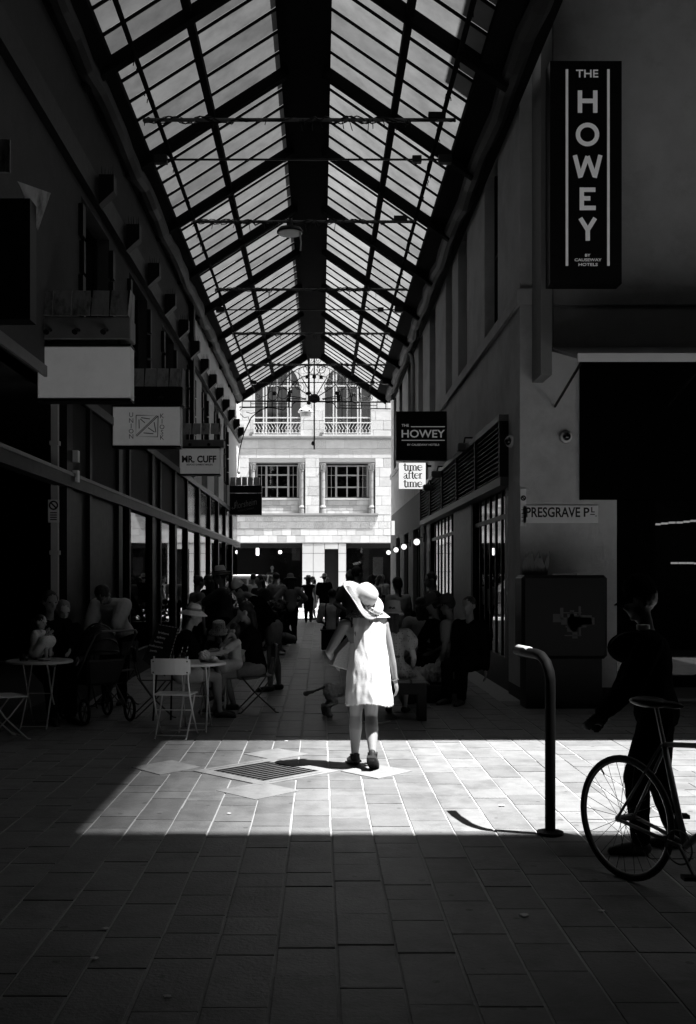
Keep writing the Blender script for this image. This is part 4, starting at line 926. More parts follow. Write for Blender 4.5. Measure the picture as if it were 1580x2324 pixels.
chair('folding chair with pale backrest behind the small round table', (-1.42, 14.6, 0), radians(170), mat('grey_chair_metal', .25, .4))
chair('folding chair under the woman in the pale sun hat', (-1.95, 12.5, 0), radians(-75), m_chair2)
def table(label, loc, r, m, rz=0):
    t = thing('bistro_table', label, 'table', loc, rz, 'round bistro tables')
    MB().lathe([(.001, .728), (r-.01, .728), (r, .722), (r, .7), (r-.008, .7), (r-.012, .715), (.001, .715)], 36, (0,0,0)).build('tabletop', m, t, world=False)
    for i in range(2):
        for s_ in (-1, 1):
            a_ = (.16 if i else -.16); MB().tube([(s_*.13, -a_*1.2, .71), (s_*.13, 0, .36), (s_*.14, a_*1.6, .012), (s_*.14, a_*1.8, .005)], .009, 6).build('leg', m, t, world=False)
    for a_, b_ in (((-.14, .24, .03), (.14, .24, .03)), ((-.14, -.24, .03), (.14, -.24, .03)), ((-.13, 0, .36), (.13, 0, .36))): MB().tube([a_, b_], .006, 5).build('crossbar', m, t, world=False)
    return t
table('pale round table behind the empty front chair', (-1.34, 11.45, 0), .33, m_chair)
table('small round table under the hand of the girl on a lap', (-1.27, 12.85, 0), .2, m_chair)
table('round table at the left edge with a toddler sitting on it', (-3.08, 11.7, 0), .36, mat('left_table_metal', .6, .35))
table('dark round table with shining rim in front of the pram', (-2.92, 13.0, 0), .29, mat('dark_table', .06, .25))
def tumbler(label, loc, straw=True, r=.035, h=.1):
    t = thing('glass_tumbler', label, 'glass', loc)
    MB().lathe([(.001, .003), (r*.86, .003), (r*.9, .012), (r, h), (r-.003, h), (r*.86, .015), (.001, .012)], 20).build('glass', glassmat('drinking_glass', .92, .05), t, world=False, smooth=True)
    MB().lathe([(.001, .016), (r*.84, .016), (r*.9, h*.5), (.001, h*.5)], 18).build('drink', mat('pale_drink', .4, .2), t, world=False, smooth=True)
    if straw:
        for k in range(9): MB().tube([(.01+.004*k, 0, .02+.018*k), (.014+.004*k, 0, .038+.018*k)], .0045, 6).build('straw', m_white if k % 2 else m_iron, t, world=False)
    return t
tumbler('short glass with striped straws, left of the pair on the pale table', (-1.50, 11.3, .73)); tumbler('short glass with a striped straw, right of the pair on the pale table', (-1.455, 11.38, .73))
t = thing('plate', 'white plate with a crumpled napkin on the pale table', 'plate', (-1.17, 11.4, .73))
MB().lathe([(.001, .004), (.06, .004), (.1, .016), (.1, .02), (.06, .01), (.001, .01)], 28).build('dish', m_white, t, world=False, smooth=True)
def crumple(parent, c, r, m, name='napkin', sq=.6, seed=0):
    q = MB().ell((0,0,0), (r, r*.9, r*sq), n=22, m=14); vs = []
    for v in q.v:
        p = V(v); n_ = noise.noise(p*(1.6/r)+V((seed, 0, 0)))+.5*noise.noise(p*(4/r)+V((0, seed, 0))); vs.append(tuple(p*(1+.38*n_)+V(c)))
    q.v = vs; return q.build(name, m, parent, world=False)
crumple(t, (-.07, 0, .06), .07, m_white, sq=.9, seed=3); crumple(t, (.02, -.02, .035), .055, m_white, 'food_scrap', .5, 5)
t = thing('napkin', 'white paper napkin on the left edge table', 'napkin', (-2.99, 11.55, .73)); crumple(t, (0, 0, .015), .07, mat('napkin_grey', .4), 'sheet', .25, 8)
tumbler('squat glass on the left edge table', (-3.2, 11.5, .73), False, .05, .08)
# menu cape: a black board with a dashed border leaning on a chair
t = thing('menu_board', 'black leaning board with a dashed white border and a small list of city names', 'board', (-1.73, 12.05, .62), radians(8))
t.scale = (.8, .8, .8)
bd = MB().add([(-.13, 0, .62), (.17, .02, .56), (-.03, -.16, -.12), (-.34, -.18, .12), (-.13, .02, .62), (.17, .04, .56), (-.03, -.14, -.12), (-.34, -.16, .12)], [(0,1,2,3),(7,6,5,4),(0,4,5,1),(1,5,6,2),(2,6,7,3),(3,7,4,0)]); bd.build('panel', m_iron, t, world=False)
q = MB()
def dash(a, b, n_):
    a, b = V(a), V(b)
    for i in range(n_): q.bar(a+(b-a)*(i/n_), a+(b-a)*((i+.65)/n_), .006, .004)
dash((-.11, -.006, .60), (.15, .014, .55), 6); dash((.155, .008, .54), (-.03, -.155, -.09), 14); q.build('dashed_border', m_wprint, t, world=False)
for i, c in enumerate(('brisbane', 'sydney', 'hobart', 'melbourne', 'perth')):
    me = text_mesh(c, .045, m_wprint, depth=.002); o = bpy.data.objects.new('lettering', me); COL.objects.link(o); o.parent = t; o.location = (-.05-.035*i, -.035-.022*i, .48-.06*i); o.rotation_euler = (radians(75), radians(12), radians(5))
MB().bar((-.2, .12, -.77), (-.1, .02, .5), .025).bar((.05, .14, -.77), (.08, .05, .5), .025).build('stand', m_iron, t, world=False)
# ---------------------------------------------------------------- bench, seats, planters, cabinet
m_bench = mat('bench_timber', .07, .4, var=.4, scale=20, stretch=(.2, 3, 1))
t = thing('bench', 'dark timber bench at right with slab legs, a girl sitting on it', 'bench', (.86, 12.2, 0))
for k in range(4): MB().box(.5+k*.178, .5+k*.178+.17, 12.1, 13.9, .43, .47).build('plank', m_bench, t, bevel=.004)
for x0_, x1_ in ((.5, .6), (1.11, 1.21)): MB().box(x0_, x1_, 12.12, 12.3, 0, .43).build('leg', m_black, t); MB().box(x0_, x1_, 13.7, 13.88, 0, .43).build('leg', m_black, t)
MB().box(.5, 1.21, 12.11, 12.16, .3, .43).build('apron', m_black, t)
t = thing('bench', 'second bench farther back under the woman in the denim shirt', 'bench', (1.5, 15.6, 0))
for k in range(4): MB().box(1.0+k*.24, 1.0+k*.24+.23, 14.9, 16.4, .42, .46).build('plank', m_bench, t)
for x in (1.05, 1.85): MB().box(x, x+.08, 14.95, 16.35, 0, .42).build('leg', m_black, t)
t = thing('seat_box', 'black box seat under the man in braces', 'seat', (.3, 23.2, 0)); MB().box(.02, .66, 22.95, 23.5, 0.05, .46).build('box', m_black, t, bevel=.02); MB().box(.0, .68, 22.93, 23.52, .46, .5).build('cushion', m_iron, t, bevel=.015)
def leaves(parent, c, rx, ry, rz, n_, s_, m, name='foliage'):
    q = MB()
    for i in range(n_):
        while True:
            p = V((random.uniform(-1, 1), random.uniform(-1, 1), random.uniform(-1, 1)))
            if p.length < 1: break
        p = V((p.x*rx, p.y*ry, p.z*rz))+V(c); d = V((random.gauss(0, 1), random.gauss(0, 1), random.gauss(.4, 1))).normalized(); u = d.orthogonal().normalized()
        u.rotate(Quaternion(d, random.random()*6.28)); L_ = s_*random.uniform(.6, 1.3); w_ = L_*.28
        q.add([p, p+d*L_*.5+u*w_, p+d*L_, p+d*L_*.5-u*w_], [(0, 1, 2, 3)])
    return q.build(name, m, parent)
m_leaf = mat('leaf', .07, .45, var=.4); 
for i, (x, y, w_, lab) in enumerate(((-2.35, 24.5, .5, 'leafy planter box behind the man in the fedora'), (-1.35, 25.5, .55, 'leafy planter box between the white capped woman and the street'), (1.75, 30.0, .45, 'leafy planter box beside the shop windows on the right'))):
    t = thing('planter', lab, 'planter', (x, y, 0), group='planters along the lane'); MB().box(x-w_, x+w_, y-.2, y+.2, 0, .6).build('box', m_black, t, bevel=.01); leaves(t, (x, y, .85), w_, .25, .3, 260, .14, m_leaf)
Y = 13.2
a, b = at(1185, 1305, Y), at(1380, 1478, Y)
t = thing('poster_cabinet', 'large black cabinet with rounded corners standing against the corner pier', 'cabinet', ((a.x+b.x)/2, Y, 0))
MB().box(a.x, b.x, Y, Y+.5, .62, a.z).build('body', m_iron, t, bevel=.04); MB().box(a.x+.06, b.x-.06, Y+.05, Y+.45, 0, .62).build('base', m_iron, t)
MB().bar((a.x+.38, Y+.02, a.z+.01), (b.x-.38, Y+.02, a.z+.01), .02).build('edge_strip', m_gmetal, t)
q = MB()
for i in range(14): q.box(a.x+.35+random.random()*.4, a.x+.4+random.random()*.45+.06, Y-.003, Y-.001, b.z+.15+random.random()*.4, b.z+.17+random.random()*.4)
q.build('dim_print', mat('very_dim_print', .06), t)
t = thing('spiky_plant', 'dark spiky leaved plant on top of the black cabinet', 'plant', (a.x+.15, Y+.25, a.z))
for i in range(9):
    an = random.uniform(-.6, .6); h = random.uniform(.2, .32); x = a.x+.06+.035*i; q = MB()
    q.add([(x-.02, Y+.2, a.z), (x+.02, Y+.21, a.z), (x+.03+an*.04, Y+.2, a.z+h*.55), (x+an*.12, Y+.19, a.z+h), (x-.03+an*.04, Y+.2, a.z+h*.5)], [(0,1,2,3,4)]); q.build('leaf', m_leaf, t)
# hoop rail
p = at(1249, 1895, 6.8)
t = thing('bent_post', 'black bent steel post with its sunlit top coloured pale on the right of the sunlit paving', 'post', (p.x, 6.8, 0))
hx = p.x; pts = [(hx, 6.8, 0)]+[(hx, 6.8, z_) for z_ in (.3, .6, .9)]+[(hx-.05*(1-cos(radians(a_))), 6.8+.16*(1-cos(radians(a_))), .98+.16*sin(radians(a_))) for a_ in (0, 20, 45, 70, 90)]+[(hx-.09, 7.15, 1.14), (hx-.11, 7.35, 1.14)]
MB().tube(pts, .033, 14).build('tube', mat('hoop_paint', .004, .7, spec=.06), t, smooth=True)
MB().tube([(hx-.075, 7.08, 1.15), (hx-.105, 7.32, 1.15)], .029, 12).build('sunlit_top', m_metal, t, smooth=True)  # sun on the top of the post put in as a paler piece
MB().lathe([(.085, 0.004), (.085, .02), (.05, .03)], 18, (hx, 6.8, 0)).build('foot_plate', m_iron, t)
# ---------------------------------------------------------------- litter
for i, (px, py) in enumerate(((1140, 1830), (1050, 1672), (560, 1660), (545, 1635), (900, 1655), (215, 2178), (1190, 2080), (380, 2265), (650, 1683), (520, 1848), (1365, 2070), (240, 2110))):
    Y = 3993/(py-1307); x = gX(px, Y); t = thing('litter', ('crumpled paper scrap on the sunlit paving by the bent post', 'dark leaf on the shaded paving right of the woman', 'pale scrap on the paving near the sandalled foot', 'tiny scrap behind the pale scrap near the seated mother', 'thin scrap on the paving by the bench', 'bright scrap in the dark lower left corner', 'pale wrapper in the dark lower right', 'tiny scrap at the lower edge left of middle', 'scrap on the paving beyond the drain grate', 'scrap on the sunlit paving left of the drain grate', 'pale scrap under the bicycle', 'tiny speck of paper at the dark lower left')[i], 'litter', (x, Y, .004))
    crumple(t, (0, 0, .003), .016 if i not in (0, 6) else .024, m_white if i != 1 else m_leaf, 'scrap', .2, i)
# ---------------------------------------------------------------- pram
t = thing('pram', 'black hooded pram in deep shade beside the dark round table', 'pram', (-2.55, 12.15, 0), radians(35))
q = MB()
for i in range(7):
    a_ = radians(10+i*22)
    q.tube([(-.24+.48*j/10, -.05-.3*cos(a_)*sin(pi*j/10)**.5*.8, .75+.36*sin(a_)*(sin(pi*j/10)**.5)) for j in range(11)], .012, 5)
vs = []; n1, n2 = 10, 12
for i in range(n1+1):
    a_ = radians(5+150*i/n1)
    for j in range(n2+1): s_ = sin(pi*j/n2)**.5; vs.append((-.25+.5*j/n2, -.05-.3*cos(a_)*s_*.8, .74+.35*sin(a_)*s_))
MB().add(vs, [(i*(n2+1)+j, i*(n2+1)+j+1, (i+1)*(n2+1)+j+1, (i+1)*(n2+1)+j) for i in range(n1) for j in range(n2)]).build('hood', mat('pram_cloth', .015, .6), t, world=False, smooth=True)
q.build('hood_rib', m_iron, t, world=False)
MB().add([(-.24, -.3, .72), (.24, -.3, .72), (.24, .4, .62), (-.24, .4, .62), (-.18, -.2, .42), (.18, -.2, .42), (.18, .3, .4), (-.18, .3, .4)], [(0,1,2,3),(7,6,5,4),(0,4,5,1),(1,5,6,2),(2,6,7,3),(3,7,4,0)]).build('basket', mat('pram_cloth', .015), t, world=False, bevel=.03)
for s_ in (-1, 1): MB().tube([(s_*.24, -.55, 1.02), (s_*.24, -.3, .8), (s_*.25, .32, .15)], .012, 6).tube([(s_*.25, .3, .6), (s_*.25, -.3, .15)], .012, 6).build('frame', m_gmetal, t, world=False)
MB().tube([(-.24, -.55, 1.02), (-.2, -.6, 1.05), (.2, -.6, 1.05), (.24, -.55, 1.02)], .014, 6).build('handle', m_gmetal, t, world=False)
for x, y in ((-.27, .32), (.27, .32), (-.27, -.3), (.27, -.3)):
    wv = MB().tube([(x, y+.13*cos(a_*pi/12), .15+.13*sin(a_*pi/12)) for a_ in range(24)], .018, 8, True).build('wheel', m_iron, t, world=False, smooth=True)
    q = MB()
    for k in range(6): q.bar((x, y, .15), (x, y+.12*cos(k*pi/3), .15+.12*sin(k*pi/3)), .01)
    link('spokes', q.mesh('spokes', m_gmetal), wv, False)
t = thing('paper_cup', 'small white cup standing on the pram tray', 'cup', at(197, 1441, 12.1)); MB().lathe([(.001, 0), (.028, 0), (.04, .075), (.037, .075), (.026, .006), (.001, .006)], 18).build('cup', m_white, t, world=False, smooth=True); MB().box(-.05, .05, -.04, .04, -.03, -.002).build('tray', m_gmetal, t, world=False)
# ---------------------------------------------------------------- bicycle
d = V((.5, -.866, 0)); up = V((0,0,1)); hub = V((1.66, 5.8, .335)); sd = d.cross(up).normalized()
t = thing('bicycle', 'slim pale framed bicycle at the right edge, rear wheel in view', 'bicycle', (hub.x, hub.y, 0))
m_bike = mat('bike_frame', .35, .35); m_tyre = mat('tyre', .015, .7)
def wheel(c):
    w_ = MB().tube([c+d*.325*cos(a_*pi/24)+up*.325*sin(a_*pi/24) for a_ in range(48)], .0135, 8, True).build('wheel', m_tyre, t, smooth=True)
    link('rim', MB().tube([c+d*.305*cos(a_*pi/24)+up*.305*sin(a_*pi/24) for a_ in range(48)], .009, 6, True).mesh('rim', mat('rim_metal', .3, .35, metal=.7), True), w_)
    q = MB()
    for k in range(28):
        a_ = 2*pi*k/28; s_ = 1 if k % 2 else -1; b_ = a_+(.5 if (k//2) % 2 else -.5)
        q.tube([c+sd*s_*.03+(d*cos(b_)+up*sin(b_))*.02, c+(d*cos(a_)+up*sin(a_))*.3], .0016, 4)
    link('spokes', q.mesh('spokes', m_iron), w_); link('hub', MB().tube([c-sd*.06, c+sd*.06], .018, 10).mesh('hub', m_gmetal), w_)
    link('valve', MB().tube([c+(d*-.6+up*.8)*.3, c+(d*-.6+up*.8)*.26], .004, 5).mesh('valve', m_iron), w_)
wheel(hub); fh = hub+d*1.0; wheel(fh)
bb = hub+d*.41-up*.065; st = bb-d*.14+up*.5; ht = fh-d*.13+up*.5; hb = fh-d*.09+up*.36
fr = MB().tube([bb, st], .016, 10).tube([st, ht], .014, 10).tube([bb, hb], .018, 10).tube([hb-up*.02, ht+up*.03], .019, 10)
for s_ in (-1, 1): fr.tube([hub+sd*s_*.065, bb+sd*s_*.03], .011, 8).tube([hub+sd*s_*.065, st+sd*s_*.02], .008, 8).tube([fh+sd*s_*.05, hb+sd*s_*.03-up*.03], [.009, .013], 8)
fr.build('frame', m_bike, t, smooth=True)
MB().tube([st, st+(st-bb).normalized()*.2], .0125, 8).build('seat_post', m_chrome, t)
sp_ = st+(st-bb).normalized()*.22; MB().ell(sp_-d*.04, (.07, .13, .03), Matrix.Rotation(atan2(d.y, d.x)-pi/2, 3, 'Z')).ell(sp_+d*.09, (.025, .1, .02), Matrix.Rotation(atan2(d.y, d.x)-pi/2, 3, 'Z')).build('saddle', m_iron, t, smooth=True)
ba = ht+up*.08; MB().tube([ba-sd*.29-d*.06, ba-sd*.1+d*.02, ba+sd*.1+d*.02, ba+sd*.29-d*.06], .012, 8).tube([ht, ba], .013, 8).build('handlebar', m_chrome, t)
for s_ in (-1, 1):
    MB().tube([ba+sd*s_*.29-d*.06, ba+sd*s_*.2-d*.02], .017, 8).build('grip', m_iron, t)
    MB().tube([bb+sd*s_*.04, bb+sd*s_*.07+(d*.7+up*-.7)*s_*.17], .01, 6).build('crank', m_gmetal, t); e = bb+sd*s_*.1+(d*.7+up*-.7)*s_*.17; MB().box(e.x-.04, e.x+.04, e.y-.03, e.y+.03, e.z-.01, e.z+.01).build('pedal', m_iron, t)
MB().tube([bb+sd*.05+(d*cos(a_*pi/16)+up*sin(a_*pi/16))*.085 for a_ in range(32)], .005, 5, True).build('chainring', m_gmetal, t)
# ---------------------------------------------------------------- parked car in the street
t = thing('parked_car', 'dark parked car with a white roof seen across the street end', 'car', (-3.4, 45, 0))
prof = [(-5.6, .35), (-5.65, .9), (-5.5, 1.0), (-5.2, 1.6), (-4.6, 1.66), (-2.6, 1.64), (-1.95, 1.05), (-1.2, .95), (-1.1, .6), (-1.12, .35)]
MB().prism([(x, 0, z) for x, z in prof], (0, 44.2, 0), (0, 45.9, 0)).build('body', mat('car_dark', .06, .25), t, bevel=.05); MB().box(-5.1, -2.55, 44.25, 45.85, 1.62, 1.7).build('roof', mat('car_white', .8, .3), t, bevel=.03)
for a_, b_ in (((-5.1, 1.08), (-4.15, 1.52)), ((-4.05, 1.08), (-3.05, 1.52)), ((-2.95, 1.08), (-2.45, 1.5))): MB().box(a_[0], b_[0], 44.185, 44.2, a_[1], b_[1]).build('window', mat('car_glass', .01, .05, spec=.8), t)
for x in (-4.9, -1.9): wv = MB().tube([(x+.27*cos(k*pi/12), 44.25, .28+.27*sin(k*pi/12)) for k in range(24)], .08, 8, True).build('wheel', m_tyre, t, smooth=True); link('rim', MB().lathe([(.22, 0), (.2, .03), (.05, .02), (.001, .03)], 16, (x, 44.2, .28), Matrix.Rotation(pi/2, 3, 'X')).mesh('rim', m_gmetal), wv)
for x in (-4.6, -3.6, -2.9): MB().box(x-.1, x+.1, 44.3, 45.8, 1.66, 1.72).build('roof_bar', m_iron, t)
# ---------------------------------------------------------------- figures
m_skin = mat('skin', .5, .5, var=.06, scale=12); m_skin2 = mat('tan_skin', .26, .5, var=.06, scale=12)
m_hair = mat('dark_hair', .025, .45, var=.5, scale=30, stretch=(6,6,.6), bump=.6, bscale=80); m_hairL = mat('fair_hair', .22, .5, var=.5, scale=30, stretch=(6,6,.6), bump=.6, bscale=80)
m_blk = mat('black_cloth', .008, .95, var=.3, spec=0); m_blk2 = mat('charcoal_cloth', .07, .85, var=.3, spec=.2); m_grey = mat('grey_cloth', .28, .85, var=.2, scale=14, spec=.2); m_den = mat('denim', .32, .85, var=.3, scale=18, bump=.3)
m_wht = mat('white_cloth', .85, .85, var=.06, scale=10, bump=.25, bscale=150, spec=.2); m_lt = mat('pale_cloth', .78, .85, var=.15, scale=16, spec=.2); m_shoe = mat('shoe', .03, .5); m_straw = mat('pale_straw', .7, .8, var=.15, scale=60, stretch=(1,1,6), bump=.5, bscale=200)
m_dotw = None
def dotted(name, base, dot, scale, thr):
    if name in MATS: return MATS[name]
    m = mat(name, base, .85); n = m.node_tree; L = n.links.new; P = n.nodes['Principled BSDF']
    v = n.nodes.new('ShaderNodeTexVoronoi'); tc = n.nodes.new('ShaderNodeTexCoord'); L(tc.outputs['Object'], v.inputs['Vector']); v.inputs['Scale'].default_value = scale; v.inputs['Randomness'].default_value = .45
    lt = n.nodes.new('ShaderNodeMath'); lt.operation = 'LESS_THAN'; lt.inputs[1].default_value = thr; L(v.outputs['Distance'], lt.inputs[0])
    mx = n.nodes.new('ShaderNodeMix'); mx.data_type = 'FLOAT'; L(lt.outputs[0], mx.inputs[0]); mx.inputs[2].default_value = base; mx.inputs[3].default_value = dot; L(mx.outputs[0], P.inputs['Base Color']); return m
def remesh(mb, name, m, parent, vox, disp=0, dscale=12, smooth=3, seed=0):
    me = bpy.data.meshes.new('raw'); me.from_pydata(mb.v, [], mb.f)
    bm = bmesh.new(); bm.from_mesh(me); bmesh.ops.recalc_face_normals(bm, faces=bm.faces); bm.to_mesh(me); bm.free()
    o = bpy.data.objects.new('raw', me); TMP.collection.objects.link(o)
    r = o.modifiers.new('r', 'REMESH'); r.mode = 'VOXEL'; r.voxel_size = vox; r.use_smooth_shade = True
    if smooth: k = o.modifiers.new('s', 'SMOOTH'); k.factor = .5; k.iterations = smooth
    out = evaluated(o); bpy.data.objects.remove(o); bpy.data.meshes.remove(me)
    if disp:
        so_ = V((seed*3.1, seed*1.7, 0)); nv = len(out.vertices); co = [0.]*(3*nv); no = [0.]*(3*nv)
        out.vertices.foreach_get('co', co); out.vertices.foreach_get('normal', no)
        for i in range(0, 3*nv, 3):
            p = V((co[i], co[i+1], co[i+2]*.55))*dscale+so_; d_ = disp*(noise.noise(p)+.5*noise.noise(p*2.3))
            co[i] += no[i]*d_; co[i+1] += no[i+1]*d_; co[i+2] += no[i+2]*d_
        out.vertices.foreach_set('co', co); out.update()
    out.name = name; out.materials.clear(); out.materials.append(m); out.shade_smooth()
    return link(name, out, parent, False)
def ik(a, b, l1, l2, hint):
    a, b = V(a), V(b); d = b-a; L_ = d.length
    if L_ > (l1+l2)*.999: b = a+d.normalized()*(l1+l2)*.999; d = b-a; L_ = d.length
    d.normalize(); x = (l1*l1-l2*l2+L_*L_)/(2*L_); h = sqrt(max(0, l1*l1-x*x)); u = V(hint)-d*V(hint).dot(d)
    u = u.normalized() if u.length > 1e-4 else d.orthogonal().normalized(); return a+d*x+u*h, b
def basis(z, y):                                        # matrix whose Z is z and Y near y
    z = V(z).normalized(); y = V(y); x = y.cross(z).normalized(); y = z.cross(x); return Matrix((x, y, z)).transposed()
def hat(parent, c, ax, fc, kind, m, r=.16, ch=.11, cr=.09, band=None, droop=.03, wav=0):
    M = basis(ax, fc); q = MB(); n = 40
    if kind == 'cap':
        q.lathe([(cr*1.02, -.01), (cr*1.04, .02), (cr*.98, .06), (cr*.75, .1), (cr*.4, .122), (.001, .128)], 28, c, M)
        vs = [];  # visor
        for i in range(9):
            a_ = radians(40+100*i/8)
            for k, rr in ((0, cr), (1, cr+.075*sin(pi*(i+.6)/9.2))): vs.append(V(c)+M @ V((rr*cos(a_), rr*sin(a_), -.005-.03*k)))
        q.add(vs, [(2*i, 2*i+1, 2*i+3, 2*i+2) for i in range(8)])
        vs2 = [v-M @ V((0, 0, .006)) for v in vs]; q.add(vs2, [(2*i, 2*i+2, 2*i+3, 2*i+1) for i in range(8)])
    else:
        if kind == 'bucket': pr = [(r, -droop), (r*.99, -droop+.004), (cr*1.05, 0), (cr, .02), (cr*.92, ch*.85), (cr*.8, ch), (.001, ch*1.02)]
        elif kind == 'fedora': pr = [(r, .012), (r*.97, -.005), (cr*1.15, -.004), (cr, .005), (cr*.92, ch*.8), (cr*.72, ch), (cr*.4, ch*.96), (.001, ch*.88)]
        else: pr = [(r, -droop), (r*.98, -droop+.004), (cr*1.25, -.004), (cr, .006), (cr*.98, ch*.35), (cr*.92, ch*.6), (cr*.76, ch*.84), (cr*.42, ch*.97), (.001, ch)]
        q.lathe(pr+[], n, c, M)
        q.lathe([(r, -droop-.004), (cr*1.1, -.008), (cr*.9, .01), (cr*.8, ch*.7), (.001, ch*.8)], n, c, M)
        if wav:
            for i, v in enumerate(q.v):
                p = M.transposed() @ (V(v)-V(c)); rr = sqrt(p.x**2+p.y**2); k = max(0, (rr-cr)/(r-cr)); a_ = atan2(p.y, p.x)
                p.z += wav*k*k*(sin(2*a_+.8)+.4*sin(3*a_+2)); q.v[i] = tuple(V(c)+M @ p)
    o = q.build('hat', m, parent, smooth=True, world=False)
    if band: link('hat_band', MB().lathe([(cr*1.03, .004), (cr*1.01, .03), (cr*1.0, .032)], 32, c, M).mesh('hat_band', band, True), o, False)
    return o
def human(label, loc, yaw, H, pose={}, look={}, group=None):
    R = thing('person', label, 'person', loc, radians(yaw), group)
    g = lambda k, d: pose.get(k, d); s = lambda *p: V(p)*H
    vox = look.get('vox', .013)*(H/1.65 if H < 1.2 else 1); fat = look.get('fat', 1.); sw = look.get('sw', 1.); hk = look.get('headk', 1.)
    pel = V(g('pel', (0, 0, .525))); t = V(g('lean', (0, .03, 1))).normalized(); rx = V(g('right', (1, 0, 0))).normalized(); fw = rx.cross(t)*-1
    fw = t.cross(rx)*1.0
    if fw.y < 0 and abs(fw.y) > abs(fw.z): fw = -fw
    chest = pel+t*.175; nb = pel+t*.295
    hd = V(g('hdir', (0, .2, 1))).normalized(); fc = V(g('face', (0, 1, 0))); hc = nb+hd*(.092+.03*hk)
    q = MB(); T = MB(); e = look.get('ease', .012)
    B = Matrix((rx, fw, t)).transposed()
    tor = [(-.075, .03, .03), (-.06, .062, .05), (-.03, .084, .064), (.0, .091, .069), (.04, .086, .064), (.085, .075, .056), (.12, .075, .055), (.165, .084, .06), (.21, .094, .062), (.245, .098, .056), (.272, .085, .045), (.292, .05, .034), (.302, .03, .028)]
    for M__, e_ in ((q, 0), (T, e)):
        M__.loft([((pel+t*a_)*H, (b_*fat*(sw if a_ > .15 else 1)+e_)*H, (c_*fat+e_)*H) for a_, b_, c_ in tor[(0 if not e_ else 1):(None if not e_ else -2)]], B)
    sh = [pel+t*.262+rx*(sgn*.108*sw) for sgn in (-1, 1)]
    q.cap(sh[0]*H, .034*H, sh[1]*H, .034*H); T.cap(sh[0]*H, (.034+e*.9)*H, sh[1]*H, (.034+e*.9)*H)
    q.cap(nb*H, .03*H, (nb+(hc-nb)*.6)*H, .028*H)
    # head
    HB = basis(hd, fc); k = H*hk
    q.ell(hc*H+HB @ (V((0, -.004, .008))*k), V((.046, .056, .055))*k, HB, 16, 12); q.ell(hc*H+HB @ (V((0, .012, -.03))*k), V((.036, .042, .04))*k, HB, 14, 10)
    q.cap(hc*H+HB @ (V((0, .05, .0))*k), .006*k, hc*H+HB @ (V((0, .062, -.018))*k), .0095*k, 8)
    q.ell(hc*H+HB @ (V((0, .045, .012))*k), V((.034, .012, .007))*k, HB); q.ell(hc*H+HB @ (V((0, .05, -.038))*k), V((.015, .007, .007))*k, HB); q.ell(hc*H+HB @ (V((0, .043, -.06))*k), V((.014, .012, .01))*k, HB)
    for sgn in (-1, 1): q.ell(hc*H+HB @ (V((sgn*.047, -.004, -.008))*k), V((.008, .014, .02))*k, HB)
    # arms
    arms = []
    for i, sgn in enumerate((-1, 1)):
        tgt = g(('hL', 'hR')[i], None); tgt = V(tgt) if tgt is not None else sh[i]+V((sgn*.035, .02, -.325))
        el, wr = ik(sh[i], tgt, .172, .15, g(('eL', 'eR')[i], (sgn*.35, -1, -.2))); arms.append((sh[i], el, wr))
        q.cap(sh[i]*H, .031*H*fat, (sh[i]*.45+el*.55)*H, .028*H*fat); q.cap((sh[i]*.45+el*.55)*H, .028*H*fat, el*H, .0225*H); q.cap(el*H, .0225*H, (el*.65+wr*.35)*H, .0235*H); q.cap((el*.65+wr*.35)*H, .0235*H, wr*H, .0145*H)
        d = (wr-el).normalized(); pn = V(g(('pL', 'pR')[i], (-sgn, .3, 0))); sd_ = d.cross(pn); sd_ = sd_.normalized() if sd_.length > .1 else d.orthogonal().normalized(); pn = sd_.cross(d)
        PBm = Matrix((sd_, pn, d)).transposed(); q.ell((wr+d*.028)*H, V((.023, .011, .034))*H, PBm)
        cu = g('curl', .5)
        for f_ in range(4):
            b0 = wr+d*.052+sd_*(.017-.0115*f_); d1 = (d*cos(cu*.6)+pn*sin(cu*.6)); d2 = d*cos(cu*1.5)+pn*sin(cu*1.5); L_ = (.024, .027, .026, .02)[f_]; p1 = b0+d1*L_; p2 = p1+d2*L_*.8
            q.cap(b0*H, .0062*H, p1*H, .0056*H, 6); q.cap(p1*H, .0056*H, p2*H, .0045*H, 6)
        b0 = wr+d*.02+sd_*.02; p1 = b0+(d*.6+sd_*.7+pn*.2)*.026; q.cap(b0*H, .008*H, p1*H, .0065*H, 6); q.cap(p1*H, .0065*H, (p1+(d*.9+pn*.4)*.022)*H, .005*H, 6)
    # legs
    hips = [pel+rx*(sgn*g('hipw', .05))-t*.01 for sgn in (-1, 1)]; legs = []
    for i, sgn in enumerate((-1, 1)):
        an = V(g(('fL', 'fR')[i], (sgn*.06, -.01, .042))); kn, an = ik(hips[i], an, .245, .24, g(('kL', 'kR')[i], (0, 1, 0))); legs.append((hips[i], kn, an))
        q.cap(hips[i]*H, .056*H*fat, kn*H, .036*H); ck = look.get('calf', 1.); q.cap(kn*H, .035*H, (kn*.68+an*.32+V((0, -.006, 0)))*H, .034*H*ck); q.cap((kn*.68+an*.32+V((0, -.006, 0)))*H, .034*H*ck, an*H, .0195*H)
        td = V(g(('tL', 'tR')[i], (sgn*.15, 1, -.12))).normalized(); q.cap((an-td*.012+V((0,0,-.018)))*H, .02*H, (an+td*.05+V((0,0,-.012)))*H, .019*H); q.cap((an+td*.05+V((0,0,-.012)))*H, .019*H, (an+td*.098+V((0,0,-.016)))*H, .014*H)
        so_ = look.get('shoes', m_shoe)
